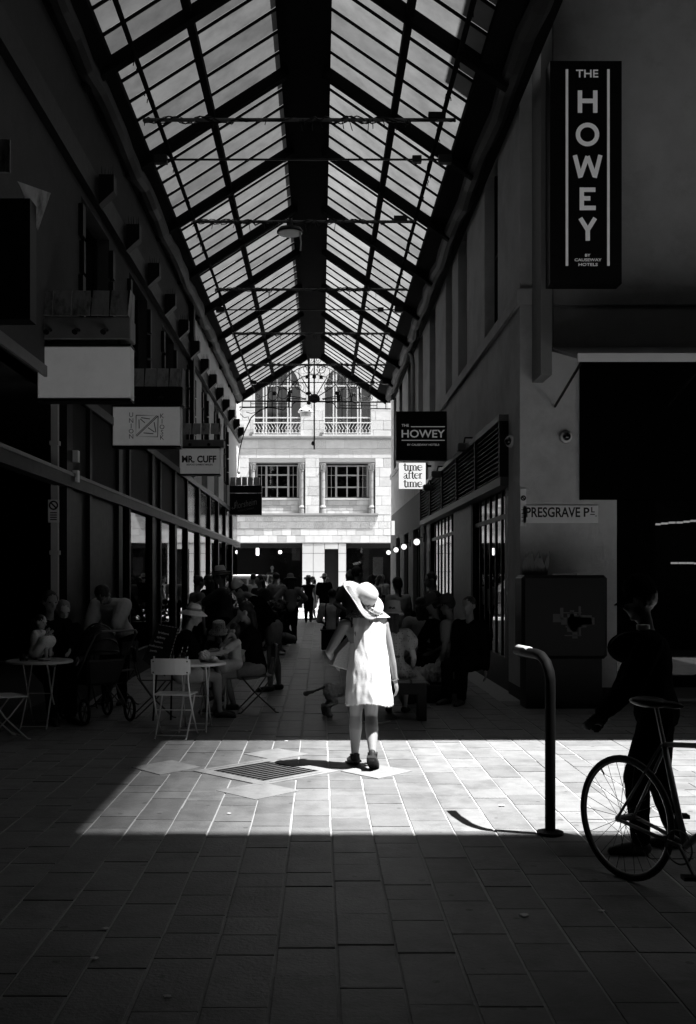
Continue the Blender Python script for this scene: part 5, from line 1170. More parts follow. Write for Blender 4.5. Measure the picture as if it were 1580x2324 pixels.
        if so_:
            f_ = MB(); f_.cap((an-td*.016+V((0,0,-.02)))*H, .026*H, (an+td*.05+V((0,0,-.016)))*H, .024*H); f_.cap((an+td*.05+V((0,0,-.016)))*H, .024*H, (an+td*.105+V((0,0,-.02)))*H, .018*H); remesh(f_, 'shoe', so_, R, .012)
    bd = remesh(q, 'body', look.get('skin', m_skin), R, vox, smooth=2)
    def lerp(a, b, f_): return a+(b-a)*f_
    tp = look.get('top')
    if tp:
        sl_ = look.get('sleeve', 'short'); le = e*look.get('loose', 1)
        for (a, el, wr) in arms:
            if sl_ in ('short', 'elbow', 'long', 'puff'):
                fr_ = {'short': .6, 'puff': .55, 'elbow': 1, 'long': 1}[sl_]; pf = .022 if sl_ == 'puff' else 0
                T.cap(a*H, (.036+le)*H, lerp(a, el, fr_*.6)*H, (.033+le+pf)*H); T.cap(lerp(a, el, fr_*.6)*H, (.033+le+pf)*H, lerp(a, el, fr_)*H, (.028+le)*H)
                if sl_ == 'long': T.cap(el*H, (.027+le)*H, lerp(el, wr, .93)*H, (.02+le*.8)*H)
        remesh(T, look.get('topname', 'shirt'), tp, R, max(.012, vox), disp=.007, dscale=14, seed=len(label) % 50)
    bt = look.get('bottom')
    if bt:
        kd, bm_ = bt; Pm = MB(); Pm.ell(pel*H, V((.098*fat, .078*fat, .075))*H, B); Pm.ell((pel+t*.05)*H, V((.088*fat, .068*fat, .05))*H, B)
        for (a, kn, an) in legs:
            if kd in ('trousers', 'shorts', 'long_shorts'):
                fr_ = {'shorts': .45, 'long_shorts': .85, 'trousers': 1}[kd]; Pm.cap(a*H, .068*H*fat, lerp(a, kn, fr_)*H, (.068-.016*fr_)*H*fat)
                if kd == 'trousers': Pm.cap(kn*H, .046*H, lerp(kn, an, .5)*H, .042*H); Pm.cap(lerp(kn, an, .5)*H, .042*H, lerp(kn, an, .93)*H, .036*H)
            else:
                fr_ = look.get('skirtlen', .8); Pm.cap(a*H, .08*H, lerp(a, kn, fr_)*H, .085*H); Pm.cap(lerp(legs[0][0], legs[0][1], fr_*.5)*H, .075*H, lerp(legs[1][0], legs[1][1], fr_*.5)*H, .075*H); Pm.cap(lerp(legs[0][0], legs[0][1], fr_)*H, .08*H, lerp(legs[1][0], legs[1][1], fr_)*H, .08*H)
        remesh(Pm, {'skirt': 'skirt', 'shorts': 'shorts', 'long_shorts': 'shorts'}.get(kd, 'trousers'), bm_, R, max(.012, vox), disp=.008, dscale=12, seed=3)
    hr = look.get('hair', 'short')
    if hr:
        hm = look.get('hairm', m_hair); h = MB(); h.ell(hc*H+HB @ (V((0, -.012, .014))*k), V((.052, .057, .056))*k, HB, 16, 12)
        if hr in ('long', 'pony', 'shoulder'):
            h.ell(hc*H+HB @ (V((0, -.03, -.015))*k), V((.048, .038, .05))*k, HB); ln = {'long': .19, 'shoulder': .09, 'pony': .14}[hr]
            n0 = hc-hd*.05-HB @ V((0, .045, 0)); dn = (V((0, 0, -1))*.75-t*.35).normalized(); bk_ = HB @ V((0, -1, 0)); w0 = .032 if hr != 'pony' else .0
            for xx in (-w0, 0, w0): h.cap((n0+HB @ V((xx, 0, .02)))*H, .026*H if w0 else .018*H, (n0+HB @ V((xx*1.1, 0, 0))+dn*ln+bk_*.012)*H, .018*H if w0 else .011*H)
        if hr == 'bun': h.ell(hc*H+HB @ (V((0, -.05, .045))*k), V((.028, .028, .026))*k, HB)
        if hr in ('long', 'shoulder', 'bun', 'short', 'pony'):
            remesh(h, 'hair', hm, R, .011, disp=.006, dscale=40, smooth=1, seed=5)
    if look.get('eyes'):
        for sgn in (-1, 1): MB().ell(hc*H+HB @ (V((sgn*.02, .0455, .001))*k), V((.008, .005, .0045))*k, HB, 8, 6).build('eye', m_iron, R, smooth=True, world=False)
    if look.get('hat'):
        hh = dict(look['hat']); ax = V(hh.pop('ax', tuple(hd))); ff = V(hh.pop('fc', tuple(fc))); off = hh.pop('off', .03); M_ = basis(ax, ff); hat(R, hc*H+M_ @ V((0, -.005*k, off*k)), ax, ff, **hh)
    R['_j'] = 0; del R['_j']
    return R, dict(arms=arms, legs=legs, pel=pel, hc=hc, sh=sh, t=t, nb=nb, HB=HB, H=H)
def sit(z=.27, x=0, y=0, knee=.24, foot=.25, spread=.06, lean=(0, .1, 1), **k):
    d = dict(pel=(x, y, z+.045), lean=lean, fL=(x-spread, y+foot, .042), fR=(x+spread, y+foot, .042), kL=(-.1, .6, 1), kR=(.1, .6, 1)); d.update(k); return d

# ---- the woman in white ------------------------------------------------------
WX, WY, WH = .40, 9.2, 1.56
W, J = human('woman in a white shift dress and wide straw sun hat walking away in the sun', (WX, WY, 0), 0, WH,
    dict(hipw=.036, pel=(-.01, 0, .525), lean=(-.02, .13, 1), hdir=(-.02, .4, .9), hR=(.165, .05, .46), eR=(1, -.6, 0), hL=(-.175, .13, .575), eL=(-.5, -1, -.1), fL=(-.062, .10, .045), fR=(.028, -.11, .088), tL=(-.35, 1, -.2), tR=(.22, 1, -.75), kL=(-.1, 1, 0), kR=(.0, 1, 0), curl=.7),
    dict(vox=.008, fat=1.05, calf=1.12, top=None, hair='short', hairm=m_hairL, shoes=None, skin=mat('woman_skin', .3, .45, var=.05)))
nz_, nt_ = 60, 96; vs = []
key = [(1.345, .085, .07, .072), (1.325, .12, .088, .07), (1.29, .185, .11, .066), (1.22, .198, .13, .056), (1.08, .19, .138, .036), (.93, .2, .152, .016), (.78, .215, .166, .006), (.66, .228, .176, 0), (.555, .24, .184, 0)]
def kint(z):
    for a, b in zip(key, key[1:]):
        if b[0] <= z <= a[0]: f_ = (a[0]-z)/(a[0]-b[0]); return [a[i]+(b[i]-a[i])*f_ for i in range(4)]
    return key[-1]
for i in range(nz_+1):
    z = 1.345-(1.345-.555)*i/nz_; _, ax_, ay_, cy_ = kint(max(.5551, min(1.3449, z))); f_ = i/nz_; ax_ *= .86; ay_ *= .92
    for j in range(nt_):
        th = 2*pi*j/nt_; fold = 1+(.004+.045*f_**1.5)*(sin(5*th+1.2)*.6+sin(13*th+.4+2*f_)*.22+sin(3*th+2.2)*.4)
        nn = .01*noise.noise(V((cos(th)*3, sin(th)*3, z*3.2)))+.009*noise.noise(V((cos(th)*7, sin(th)*7, z*9)))+.004*noise.noise(V((cos(th)*20, sin(th)*20, z*20)))*f_
        vs.append(((ax_*fold+nn)*cos(th)+.012, (ay_*fold+nn)*sin(th)+cy_, z+(.012*sin(th*3)+.008*cos(th)+(-.015*cos(th)))*f_))
dr = MB().add(vs, [(i*nt_+j, i*nt_+(j+1) % nt_, (i+1)*nt_+(j+1) % nt_, (i+1)*nt_+j) for i in range(nz_) for j in range(nt_)])
do = dr.build('dress', m_wht, W, smooth=True, world=False)
fr = MB()                                                # frayed hem and pleat tucks
for j in range(0, nt_):
    p = V(vs[nz_*nt_+j]); fr.tube([p, p+V((random.uniform(-.004, .004), random.uniform(-.004, .004), -.006-random.random()*.008))], [.0025, .001], 4)
tag(link('hem_fringe', fr.mesh('hem_fringe', m_wht), do, False), kind='stuff')
cl = []                                                  # crochet collar
for i in range(13):
    f_ = i/12; z = 1.375-.085*f_**1.3; 
    for j in range(64):
        th = 2*pi*j/64; ax_ = .07+.128*f_; ay_ = .062+.066*f_; cl.append((ax_*cos(th)+.012, ay_*sin(th)+.078-.01*f_, z+.012*(1-f_)*-sin(th)))
link('crochet_collar', MB().add(cl, [(i*64+j, i*64+(j+1) % 64, (i+1)*64+(j+1) % 64, (i+1)*64+j) for i in range(12) for j in range(64)]).mesh('crochet_collar', dotted('crochet_white', .25, .8, 75, .42), True), do, False)
MB().prism([(.012, 0, 1.335), (.02, 0, 1.30), (.028, 0, 1.335), (.025, 0, 1.25), (.018, 0, 1.25)], (0, -.055, 0), (0, -.051, 0)).build('keyhole_slit', m_skin2, W, world=False)
hx_ = V((.0, .20, 1.455)); hax = V((.6, -.46, .65))
hx_ = V((gX(824, WY)-WX, .0, gZ(1357, WY)))
ho = hat(W, hx_, hax, (-.3, .9, .3), 'brim', m_straw, r=.21, ch=.135, cr=.108, droop=.005, wav=.028)
q = MB(); M_ = basis(hax, (-.3, .9, .3))                 # ribbon bow and brim lace
for k_ in range(9):
    a_ = -.9+.1*k_; rr = .12+.01*k_; c = hx_+M_ @ V((rr*cos(a_-.4), rr*sin(a_-.4), .012)); q.tube([c+V((.02*cos(j*.9), .012*sin(j*1.3), .02*sin(j*.9))) for j in range(8)], .005, 5)
q.build('hat_bow', m_wht, W, world=False)
tr = MB()
for j in range(90):
    a_ = 2*pi*j/90
    for rr in (.16, .178): p = hx_+M_ @ V((rr*cos(a_), rr*sin(a_), .008+.03*((rr-.095)/.13)**2*(sin(2*a_+.8)+.4*sin(3*a_+2))-.004)); tr.ell(p, (.0035, .0035, .0035), n=5, m=3)
tag(tr.build('brim_lace', m_grey, W, world=False), kind='stuff')
for i, (a, kn, an) in enumerate(J['legs']):              # strappy sandals with thick soles
    an = an*WH; td = V(((-.35, 1, -.2), (.22, 1, -.75))[i]).normalized(); sd_ = td.cross(V((0,0,1))).normalized()
    so_ = MB(); n_ = 12; out = []
    for k_ in range(n_+1): f_ = k_/n_; out.append((f_, .038+.012*sin(pi*f_)-.012*(f_ > .85)))
    up_ = sd_.cross(td); base = an-td*.055-up_*.058
    L1 = [base+td*.23*f_+sd_*w_ for f_, w_ in out]; L2 = [base+td*.23*f_-sd_*w_ for f_, w_ in reversed(out)]; so_.prism(L1+L2, V((0, 0, 0)), up_*.02)
    s1 = so_.build('sandal', m_shoe, W, world=False)
    q = MB().tube([an+V((.036*cos(b_), .036*sin(b_), .012)) for b_ in [k_*pi/9 for k_ in range(18)]], .009, 6, True)
    for sg_ in (-1, 1): q.tube([an+sd_*sg_*.036+V((0,0,.012)), an-td*.02+sd_*sg_*.036-V((0,0,.035))], .008, 6)
    q.cap(an-td*.045-V((0,0,.045)), .034, an-td*.03-V((0,0,.0)), .03, 12)
    link('strap', q.mesh('strap', m_shoe), s1, False)
wr = J['arms'][1][2]*WH; el = J['arms'][1][1]*WH; dd = (wr-el).normalized(); u_ = dd.orthogonal().normalized(); v_ = dd.cross(u_)
q = MB()
for k_ in range(22): a_ = 2*pi*k_/22; q.ell(wr-dd*.015+(u_*cos(a_)+v_*sin(a_))*.029, (.0055,)*3, n=6, m=4)
q.build('bracelet', m_chrome, W, world=False)
wl_ = J['arms'][0][2]*WH
# woven shoulder bag held by the woman
def WPt(px, py, dy=0): Y_ = WY+dy; return V((gX(px, Y_), Y_, gZ(py, Y_)))
bg_ = thing('shoulder_bag', 'woven straw shoulder bag hanging at the left side of the woman in white', 'bag', WPt(780, 1520))
fpts = [WPt(797, 1449), WPt(805, 1447), WPt(791, 1522), WPt(754, 1511), WPt(766, 1482)]
bk_ = [p+V((-.035, .17, 0)) for p in fpts]; bg2 = MB().add(fpts+bk_, [(0,1,2,3,4), (9,8,7,6,5)]+[(i, (i+1) % 5, 5+(i+1) % 5, 5+i) for i in range(5)])
bo = bg2.build('body', mat('woven_straw', .6, .8, var=.45, scale=55, stretch=(1,1,2.2), bump=.8, bscale=160), bg_, bevel=.006)
q = MB()
for k_, off in enumerate((0, .05)): s0 = WPt(799+k_*2, 1392, .04+off); q.tube([fpts[0]+V((.01, off, 0)), (fpts[0]+s0)/2+V((.0, off-.03, 0)), s0+V((0, 0, .02)), s0+V((.01, .1, .0))], .009, 6)
q.build('strap', m_shoe, bg_)
MB().box(fpts[0].x-.01, fpts[1].x+.012, fpts[0].y-.012, fpts[0].y+.05, fpts[0].z-.01, fpts[0].z+.02).build('clasp', m_white, bg_, bevel=.004)
# ---- toddler, mother and others on the left -----------------------------------
m_frock = dotted('frock', .9, .5, 60, .22)
human('toddler in a pale sleeveless frock sitting on the left edge table', (gX(84, 11.8), 11.8, .73), -105, .80, sit(.05, knee=.2, foot=.3, lean=(0, .1, 1), fL=(-.05, .17, .02), fR=(.06, .18, .02), hL=(-.02, .17, .34), hR=(.04, .17, .36), face=(.1, 1, -.35), hdir=(0, .25, 1)),
      dict(headk=1.42, top=m_frock, sleeve='none', bottom=('skirt', m_frock), skirtlen=.95, hair='short', hairm=m_hair, shoes=None, ease=.02, topname='frock', eyes=1, vox=.012, fat=1.25))
human('fair haired woman leaning in behind the toddler holding a drink', (gX(128, 12.05), 12.3, 0), 200, 1.62, dict(pel=(0, -.18, .40), lean=(0, .45, 1), hdir=(-.1, .5, 1), face=(-.25, 1, -.2), hL=(-.03, .22, .50), hR=(.12, .2, .50), fL=(-.07, .05, .042), fR=(.07, .05, .042)),
      dict(top=m_blk, sleeve='long', bottom=('trousers', m_blk), hair='shoulder', hairm=m_hairL, eyes=1))
human('dark haired man in shadow behind the fair haired woman', (gX(100, 12.1), 12.25, 0), 215, 1.74, sit(.25, lean=(0, .1, 1), hL=(-.1, .25, .42), hR=(.1, .25, .42), pel=(0, 0, .37)), dict(top=m_blk, sleeve='long', bottom=('trousers', m_blk), eyes=1, skin=m_skin2))
t = thing('drink_cup', 'dark cup with a striped straw held by the fair haired woman', 'cup', (gX(113, 11.95), 11.95, .80)); MB().lathe([(.001, 0), (.03, 0), (.042, .11), (.038, .11), (.001, .1)], 18).build('cup', mat('cup_dark', .05, .3), t, world=False, smooth=True)
for k_ in range(8): MB().tube([(0, 0, .08+.02*k_), (0, 0, .1+.02*k_)], .0045, 6).build('straw', m_white if k_ % 2 else m_iron, t, world=False)
human('man in a loose white T-shirt bending forward by the pram', (gX(250, 13.6), 13.75, 0), 165, 1.78, dict(pel=(0, -.12, .50), lean=(0, .6, .85), hdir=(0, .9, .45), face=(0, .6, -1), hL=(-.08, .30, .38), hR=(.12, .30, .36), fL=(-.07, -.02, .042), fR=(.07, -.05, .042)),
      dict(top=m_wht, sleeve='elbow', ease=.022, bottom=('trousers', m_blk), skin=m_skin2))
m_hatpale = mat('pale_hat', .93, .85, var=.12, scale=40, bump=.3, bscale=120)
human('seated woman in black wearing a pale sun hat and looking at a phone', (gX(412, 12.4), 12.45, 0), -82, 1.66, sit(.27, lean=(.02, .12, 1), hL=(-.05, .26, .46), hR=(.06, .25, .45), hdir=(0, .45, 1), face=(.0, 1, -.55), foot=.26), dict(top=m_blk, sleeve='elbow', bottom=('shorts', m_lt), hair='bun', hat=dict(kind='brim', m=m_hatpale, r=.165, ch=.085, cr=.088, droop=.045, band=mat('hat_band_grey', .3), ax=(.05, .12, 1)), shoes=m_shoe))
t = thing('phone', 'small phone held by the woman in the pale sun hat', 'phone', (gX(455, 12.4), 12.42, gZ(1455, 12.4)), radians(-60)); MB().box(-.035, .035, -.004, .004, -.04, .05).build('case', m_iron, t, world=False, bevel=.003); MB().box(-.03, .03, -.0055, -.0042, -.035, .045).build('screen', mat('phone_screen', .12, .1), t, world=False)
human('child in a white bucket hat with dark dots behind the small table', (gX(497, 13.5), 13.6, 0), 178, 1.18, sit(.27, lean=(0, .12, 1), pel=(0, 0, .40), hL=(-.05, .22, .55), hR=(.1, .2, .58), fL=(-.06, .2, .12), fR=(.06, .2, .12), hdir=(0, .3, 1), face=(0, 1, -.4)), dict(headk=1.2, top=m_blk2, bottom=('shorts', m_blk), hair='shoulder', hat=dict(kind='bucket', m=dotted('dotted_hat', .72, .04, 42, .28), r=.135, ch=.10, cr=.088, droop=.045, off=.01)))
MX = gX(572, 12.9)
human('mother in a black top seated with a little girl on her lap', (MX+.05, 12.95, 0), 96, 1.68, sit(.275, lean=(0, .16, 1), hL=(-.06, .26, .44), hR=(.10, .25, .42), foot=.23, fL=(-.04, .30, .042), fR=(.05, .16, .05), hdir=(0, .3, 1), face=(.1, 1, -.25)), dict(top=m_blk, sleeve='short', bottom=('shorts', m_den), hair='shoulder', shoes=mat('sandal_tan', .2, .6)))
human('little girl in a pale blouse and shiny skirt sitting on her mother lap', (gX(536, 12.75), 12.68, .47), 112, .92, dict(pel=(0, 0, .16), lean=(0, .05, 1), fL=(-.03, .25, -.12), fR=(.05, .22, -.14), kL=(-.1, 1, .8), kR=(.1, 1, .8), hL=(-.08, .3, .27), hR=(.0, .1, .50), hdir=(0, .1, 1), face=(.35, 1, -.1), eR=(.5, .3, -1)), dict(headk=1.32, top=m_lt, sleeve='elbow', ease=.02, bottom=('skirt', mat('shiny_skirt', .6, .35, var=.5, scale=9)), skirtlen=.75, hair='pony', eyes=1, shoes=m_shoe, vox=.012))
human('woman in a white baseball cap bending over in a dark vest and denim shorts', (gX(606, 15.2), 15.3, 0), 95, 1.74, dict(pel=(0, -.05, .535), lean=(0, .62, .82), hdir=(0, .85, .5), face=(0, 1, -.9), hL=(-.07, .36, .50), hR=(.1, .34, .48), fL=(-.06, -.02, .042), fR=(.06, -.10, .042)), dict(top=m_blk, sleeve='none', bottom=('shorts', m_den), hair='pony', skin=m_skin, fat=1.1, hat=dict(kind='cap', m=m_hatpale, cr=.092, ax=(0, .45, .9), fc=(0, 1, -.5), off=.025)))
human('man in a pale fedora and dark shirt standing with one arm held out', (gX(512, 17.5), 17.5, 0), 80, 1.76, dict(lean=(0, .08, 1), hR=(.1, .34, .66), eR=(.6, -.5, -1), hL=(-.12, .30, .62), hdir=(0, .25, 1), face=(0, 1, -.25)), dict(top=m_blk2, sleeve='elbow', bottom=('trousers', m_blk), skin=m_skin, hat=dict(kind='fedora', m=mat('fedora_grey', .8, .8), r=.17, ch=.12, cr=.092, ax=(0, .1, 1), band=m_blk)))
human('dark haired woman in black far back on the left by the shop glass', (gX(470, 21), 21.5, 0), 60, 1.66, dict(hL=(-.1, .2, .5)), dict(top=m_blk, sleeve='long', bottom=('trousers', m_blk), hair='long', vox=.016))
human('bald headed person seated near the planter on the left', (gX(548, 19.5), 20.0, 0), 150, 1.7, sit(.27), dict(top=m_blk2, bottom=('trousers', m_blk), hair=None, vox=.016, skin=m_skin2))
human('woman in a grey top and dark sun hat standing with hands on her hips', (gX(660, 26), 26, 0), 10, 1.66, dict(hL=(-.10, .0, .60), hR=(.12, .04, .56), eL=(-1, -.3, 0), eR=(1, -.3, 0)), dict(top=m_grey, sleeve='long', bottom=('trousers', m_blk), hair='shoulder', hat=dict(kind='brim', m=m_grey, r=.17, ch=.11, cr=.09, droop=.04), vox=.015))
human('long haired woman crouching low over a paper on the paving', (gX(648, 22.6), 22.7, 0), 120, 1.62, dict(pel=(0, -.05, .20), lean=(0, .5, .8), fL=(-.07, .1, .042), fR=(.08, .0, .042), kL=(-.2, 1, .9), kR=(.3, 1, .3), hL=(-.06, .35, .06), hR=(.08, .33, .06), hdir=(0, .9, .5), face=(0, .6, -1)), dict(top=m_blk, sleeve='short', bottom=('shorts', m_den), hair='long', vox=.015))
t = thing('paper_sheet', 'white crumpled paper on the ground by the crouching woman', 'paper', (gX(626, 22.2), 22.2, .01)); crumple(t, (0, 0, .03), .17, m_white, 'sheet', .25, 2)
human('person in a pale boater and black overalls walking at the lane end', (gX(700, 37.6), 37.6, 0), 0, 1.62, dict(hL=(-.16, .0, .48), hR=(.17, 0, .47), fL=(-.05, .06, .042), fR=(.05, -.07, .06)), dict(top=m_blk, sleeve='none', bottom=('trousers', m_blk), hair='shoulder', hat=dict(kind='fedora', m=m_straw, r=.17, ch=.1, cr=.092, band=m_blk), vox=.018))
human('woman in white in full sun facing the lane by the street', (gX(712, 40.2), 40.2, 0), 120, 1.62, dict(hR=(.1, .12, .5)), dict(top=m_wht, sleeve='short', bottom=('skirt', m_wht), hair='long', vox=.018))
human('person in dark clothes and a pale felt hat at the lane end', (gX(736, 38.2), 38.2, 0), -10, 1.68, {}, dict(top=m_blk, sleeve='elbow', ease=.03, bottom=('trousers', m_blk), hair='short', hat=dict(kind='brim', m=mat('felt_pale', .4, .8), r=.17, ch=.12, cr=.092, droop=.03), vox=.018))
BR, BJ = human('man in a pale shirt with dark braces seated with his back turned', (gX(753, 23.1), 23.1, 0), -8, 1.76, sit(.25, lean=(0, .1, 1), hL=(-.12, .15, .35), hR=(.12, .15, .35)), dict(top=m_lt, sleeve='elbow', bottom=('trousers', m_blk), vox=.014, sw=1.12))
for s_ in (-.07, .07): MB().tube([(s_*1.0*1.76, -.125, .56), (s_*1.76, -.128+.03, .78), (s_*1.76, -.05+.03, 1.02), (s_*1.76, .04, 1.05)], .018, 6).build('brace', m_blk, BR, world=False)
human('man in a grey T-shirt standing hand on hip behind the straw hat', (gX(806, 18.5), 18.5, 0), -35, 1.8, dict(hL=(-.10, .02, .57), eL=(-1, -.3, 0), hR=(.14, .05, .5), face=(.25, 1, -.3), hdir=(.05, .2, 1)), dict(top=mat('tee_grey', .22, .85), bottom=('trousers', m_blk), skin=m_skin, sw=1.15, vox=.013))
human('person with pale curly hair behind the man in the grey T-shirt', (gX(795, 20.5), 20.5, 0), 0, 1.74, {}, dict(top=m_blk2, bottom=('trousers', m_blk), hair='bun', hairm=mat('pale_hair', .5, .7, var=.4, scale=30), vox=.016))
human('fair woman in a white vest near the far right shop', (gX(869, 35), 35, 0), 150, 1.68, {}, dict(top=m_wht, sleeve='none', bottom=('trousers', m_blk), hair='pony', hairm=m_hairL, vox=.018))
human('curly dark haired woman beside the fair woman in a white vest', (gX(860, 34.2), 34.4, 0), -60, 1.66, {}, dict(top=m_lt, sleeve='short', bottom=('trousers', m_blk), hair='shoulder', vox=.018))
crowd = ((592, 23.5, 140, 1.66, 'long', m_blk2, 'dark haired woman in charcoal behind the white capped woman'), (628, 28, 20, 1.72, 'short', m_grey, 'man in grey walking away left of the lane middle'), (446, 18.6, -60, 1.64, 'bun', m_grey, 'woman with her hair up standing by the left shop glass'), (905, 17.6, 30, 1.62, 'pony', m_lt, 'woman in a pale blouse standing behind the bench girl'), (985, 17.2, 100, 1.7, 'short', m_blk2, 'man in charcoal standing beside the right shop window'), (575, 31, 0, 1.7, 'short', m_wht, 'man in a white shirt far down the lane on the left'), (842, 27, -20, 1.66, 'long', m_grey, 'long haired woman in grey far down the lane on the right'))
for px, Y, yw, H_, hr_, tp_, lb_ in crowd: human(lb_, (gX(px, Y), Y, 0), yw, H_, {}, dict(top=tp_, sleeve='short', bottom=('trousers', m_blk), hair=hr_, vox=.016))
# ---- right hand benches ---------------------------------------------------------
GR_, GJ = human('girl in a felt hat and gathered print dress seated on the near bench', (.84, 12.5, 0), -12, 1.62, sit(.29, lean=(0, .1, 1), hL=(-.12, .12, .36), hR=(.14, .12, .36)), dict(top=dotted('print_dress', .36, .16, 34, .3), sleeve='puff', topname='bodice', bottom=None, hair='long', hat=dict(kind='bucket', m=mat('felt_hat', .3, .9, var=.2), r=.135, ch=.115, cr=.095, droop=.05, off=.02)))
vs = []; nt_ = 64
for i in range(16):
    f_ = i/15; z = .66-.19*f_
    for j in range(nt_):
        th = 2*pi*j/nt_; rr = .125+.13*f_**.7; fold = 1+(.02+.09*f_)*sin(13*th)+.04*f_*sin(7*th+1); vs.append((rr*1.05*fold*cos(th), rr*.95*fold*sin(th)+.02+.04*f_, z-.012*sin(f_*3)))
MB().add(vs, [(i*nt_+j, i*nt_+(j+1) % nt_, (i+1)*nt_+(j+1) % nt_, (i+1)*nt_+j) for i in range(15) for j in range(nt_)]).build('skirt', dotted('print_dress', .36, .16, 34, .3), GR_, smooth=True, world=False)
MB().lathe([(.13, .64), (.135, .66), (.135, .71), (.128, .73)], 40, (0, .02, 0), sx=1.02, sy=.85).build('waistband', m_blk2, GR_, world=False)
human('long haired woman in a denim shirt seated with her back turned', (gX(960, 15.4), 15.5, 0), 8, 1.68, sit(.27, lean=(0, .08, 1), hL=(-.13, .18, .34), hR=(.13, .18, .36)), dict(top=mat('denim_shirt', .55, .85, var=.2, scale=16), sleeve='long', ease=.022, bottom=('trousers', m_den), hair='long', sw=1.05))
human('bare armed woman sitting beyond the denim shirt', (gX(925, 19), 19, 0), 40, 1.66, sit(.27, hL=(-.12, .2, .4)), dict(top=m_blk, sleeve='none', bottom=('trousers', m_blk), hair='long', vox=.016))
human('person in a dark felt hat seated with one bare leg crossed', (gX(1008, 14.6), 14.8, 0), 58, 1.72, sit(.27, lean=(0, .2, 1), fL=(-.03, .30, .042), fR=(.02, .42, .24), kR=(.2, .5, 1), tR=(0, 1, -.1), hL=(-.1, .24, .30), hR=(.12, .26, .34), face=(0, 1, -.6)), dict(top=m_blk, sleeve='elbow', bottom=('long_shorts', m_blk), hair='short', hat=dict(kind='fedora', m=mat('dark_felt', .14, .8, var=.2), r=.165, ch=.12, cr=.092, ax=(-.15, .45, 1)), shoes=mat('sandal_tan', .2)))
human('person in a dark cap seated at the right of the group', (gX(1034, 14.2), 14.3, 0), 62, 1.7, sit(.28, lean=(0, .12, 1), hR=(.12, .22, .36)), dict(top=m_grey, sleeve='short', bottom=('trousers', m_blk), hair='short', hat=dict(kind='cap', m=m_blk2, cr=.095, off=.025), skin=m_skin2))
human('dark bearded man in shadow at the far right of the seated group', (gX(1075, 13.9), 14.0, 0), 140, 1.74, sit(.27), dict(top=m_blk, sleeve='long', bottom=('trousers', m_blk), skin=m_skin2))
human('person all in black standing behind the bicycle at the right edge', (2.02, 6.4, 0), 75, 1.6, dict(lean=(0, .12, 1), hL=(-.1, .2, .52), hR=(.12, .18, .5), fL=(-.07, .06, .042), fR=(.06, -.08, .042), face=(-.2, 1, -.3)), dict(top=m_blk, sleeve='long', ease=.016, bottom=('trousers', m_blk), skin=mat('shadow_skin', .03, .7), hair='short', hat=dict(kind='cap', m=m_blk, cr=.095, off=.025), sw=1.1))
p = at(1405, 1440, 6.4); t = thing('shoulder_case', 'rounded black case with a pale edge held by the person in black', 'case', (p.x, 6.4, p.z-.12))
MB().ell((p.x+.08, 6.4, p.z-.08), (.15, .08, .1), n=24, m=14).build('body', m_blk, t, smooth=True); MB().tube([(p.x+.08+.15*cos(radians(a_)), 6.34, p.z-.08+.1*sin(radians(a_))) for a_ in range(55, 172, 9)], .004, 5).build('edge', m_gmetal, t); MB().lathe([(.001, 0), (.04, 0), (.04, .03), (.001, .035)], 14, (p.x+.13, 6.35, p.z+.03)).build('knob', m_metal, t)  # thin paler strip follows the upper rim of the case
# shop dummies behind the street window
for px, lab in ((618, 'standing shop dummy in dark clothes behind the street window'), (632, 'bald shop dummy beside the standing one behind the street window')):
    R_, _ = human(lab, (gX(px, YF+1.2), YF+1.2, .35 if px == 618 else -.25), 180, 1.8, {}, dict(top=m_blk2, sleeve='none', bottom=('trousers', m_grey), hair=None, vox=.02, skin=mat('dummy_white', .6, .4), shoes=None)); R_.name = 'shop_dummy'; R_['category'] = 'mannequin'
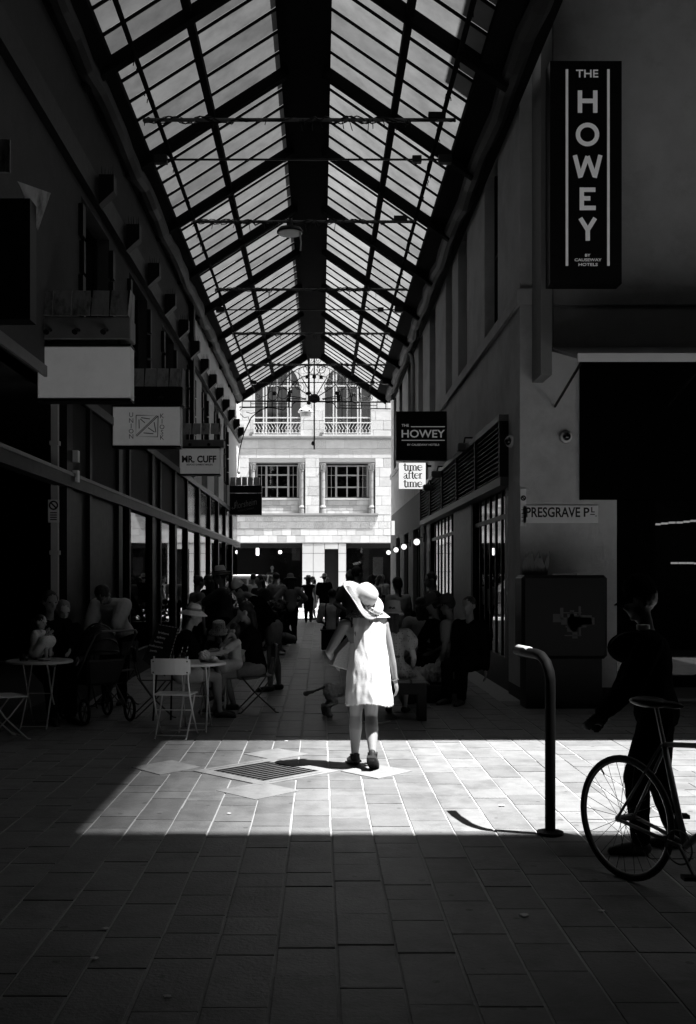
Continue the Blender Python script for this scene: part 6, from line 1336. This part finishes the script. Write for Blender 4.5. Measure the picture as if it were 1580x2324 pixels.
# ---------------------------------------------------------------- dogs
m_fur = mat('curly_fur', .5, .9, var=.45, scale=26, bump=1, bscale=70)
def dog(label, loc, yaw, k, lying=False):
    R_ = thing('dog', label, 'dog', loc, radians(yaw)); q = MB(); S_ = lambda *p: V(p)*k
    zb = .62 if not lying else .3
    q.ell(S_(0, .25, zb), S_(.17, .26, .2)); q.ell(S_(0, -.12, zb-.01), S_(.14, .26, .16)); q.ell(S_(0, -.36, zb+.0), S_(.15, .16, .17))
    q.cap(S_(0, .42, zb+.1), .11*k, S_(0, .58, zb+.3), .09*k); q.ell(S_(0, .64, zb+.36), S_(.12, .14, .12)); q.cap(S_(0, .72, zb+.32), .075*k, S_(0, .86, zb+.27), .05*k)
    for s_ in (-1, 1):
        q.cap(S_(s_*.11, .62, zb+.4), .04*k, S_(s_*.15, .6, zb+.2), .055*k)
        if not lying:
            q.cap(S_(s_*.1, .3, zb-.08), .075*k, S_(s_*.1, .28, .3), .06*k); q.cap(S_(s_*.1, .28, .3), .06*k, S_(s_*.1, .3, .06), .055*k); q.cap(S_(s_*.1, .3, .05), .05*k, S_(s_*.1, .37, .045), .045*k)
            q.cap(S_(s_*.1, -.36, zb-.05), .1*k, S_(s_*.11, -.26, .36), .075*k); q.cap(S_(s_*.11, -.26, .36), .075*k, S_(s_*.11, -.46, .24), .055*k); q.cap(S_(s_*.11, -.46, .24), .055*k, S_(s_*.11, -.43, .06), .055*k); q.cap(S_(s_*.11, -.43, .05), .05*k, S_(s_*.11, -.35, .045), .045*k)
        else:
            q.cap(S_(s_*.12, .35, .15), .07*k, S_(s_*.12, .65, .06), .05*k); q.cap(S_(s_*.16, -.3, .18), .11*k, S_(s_*.18, -.05, .07), .06*k)
    remesh(q, 'body', m_fur, R_, .012, disp=.022, dscale=38, smooth=1, seed=int(k*100))
    tl = MB(); tl.cap(S_(0, -.48, zb+.08), .035*k, S_(-.05, -.75, zb-.02), .025*k); tl.cap(S_(-.05, -.75, zb-.02), .03*k, S_(-.07, -.95, zb-.06), .06*k); remesh(tl, 'tail', mat('tail_fur', .08, .9, var=.4, scale=30), R_, .01, disp=.008, dscale=60, smooth=1)
    cl_ = MB().tube([S_(.12*cos(a_*pi/8), .5+.06*sin(a_*pi/8), zb+.2+.09*sin(a_*pi/8)) for a_ in range(16)], .016*k, 6, True); cl_.build('collar', m_shoe, R_, world=False)
    MB().ell(S_(0, .905, zb+.29), S_(.028, .022, .022), n=8, m=6).build('nose', m_iron, R_, world=False); return R_
dog('small curly dog with a drooping tufted tail, half hidden by the woman in white', (gX(778, 12.55), 12.6, 0), -62, .5)
dog('curly pale dog lying up against the seated people on the right', (gX(953, 14.4), 14.0, .18), -55, .62, True)
t = thing('dog_bed', 'low dark crate under the curly pale dog', 'crate', (1.33, 14.05, 0)); MB().box(1.05, 1.62, 13.8, 14.3, 0, .2).build('box', m_black, t, bevel=.01); MB().box(1.03, 1.64, 13.78, 14.32, .2, .225).build('lid', m_iron, t)
t = thing('dog_lead', 'pale lead lying on the paving by the bench', 'lead', (.62, 11.9, .01)); MB().tube([(.45, 12.0, .012), (.55, 11.88, .012), (.68, 11.85, .014), (.78, 11.86, .03)], .009, 6).build('cord', m_white, t, smooth=True)

bpy.data.scenes.remove(TMP)
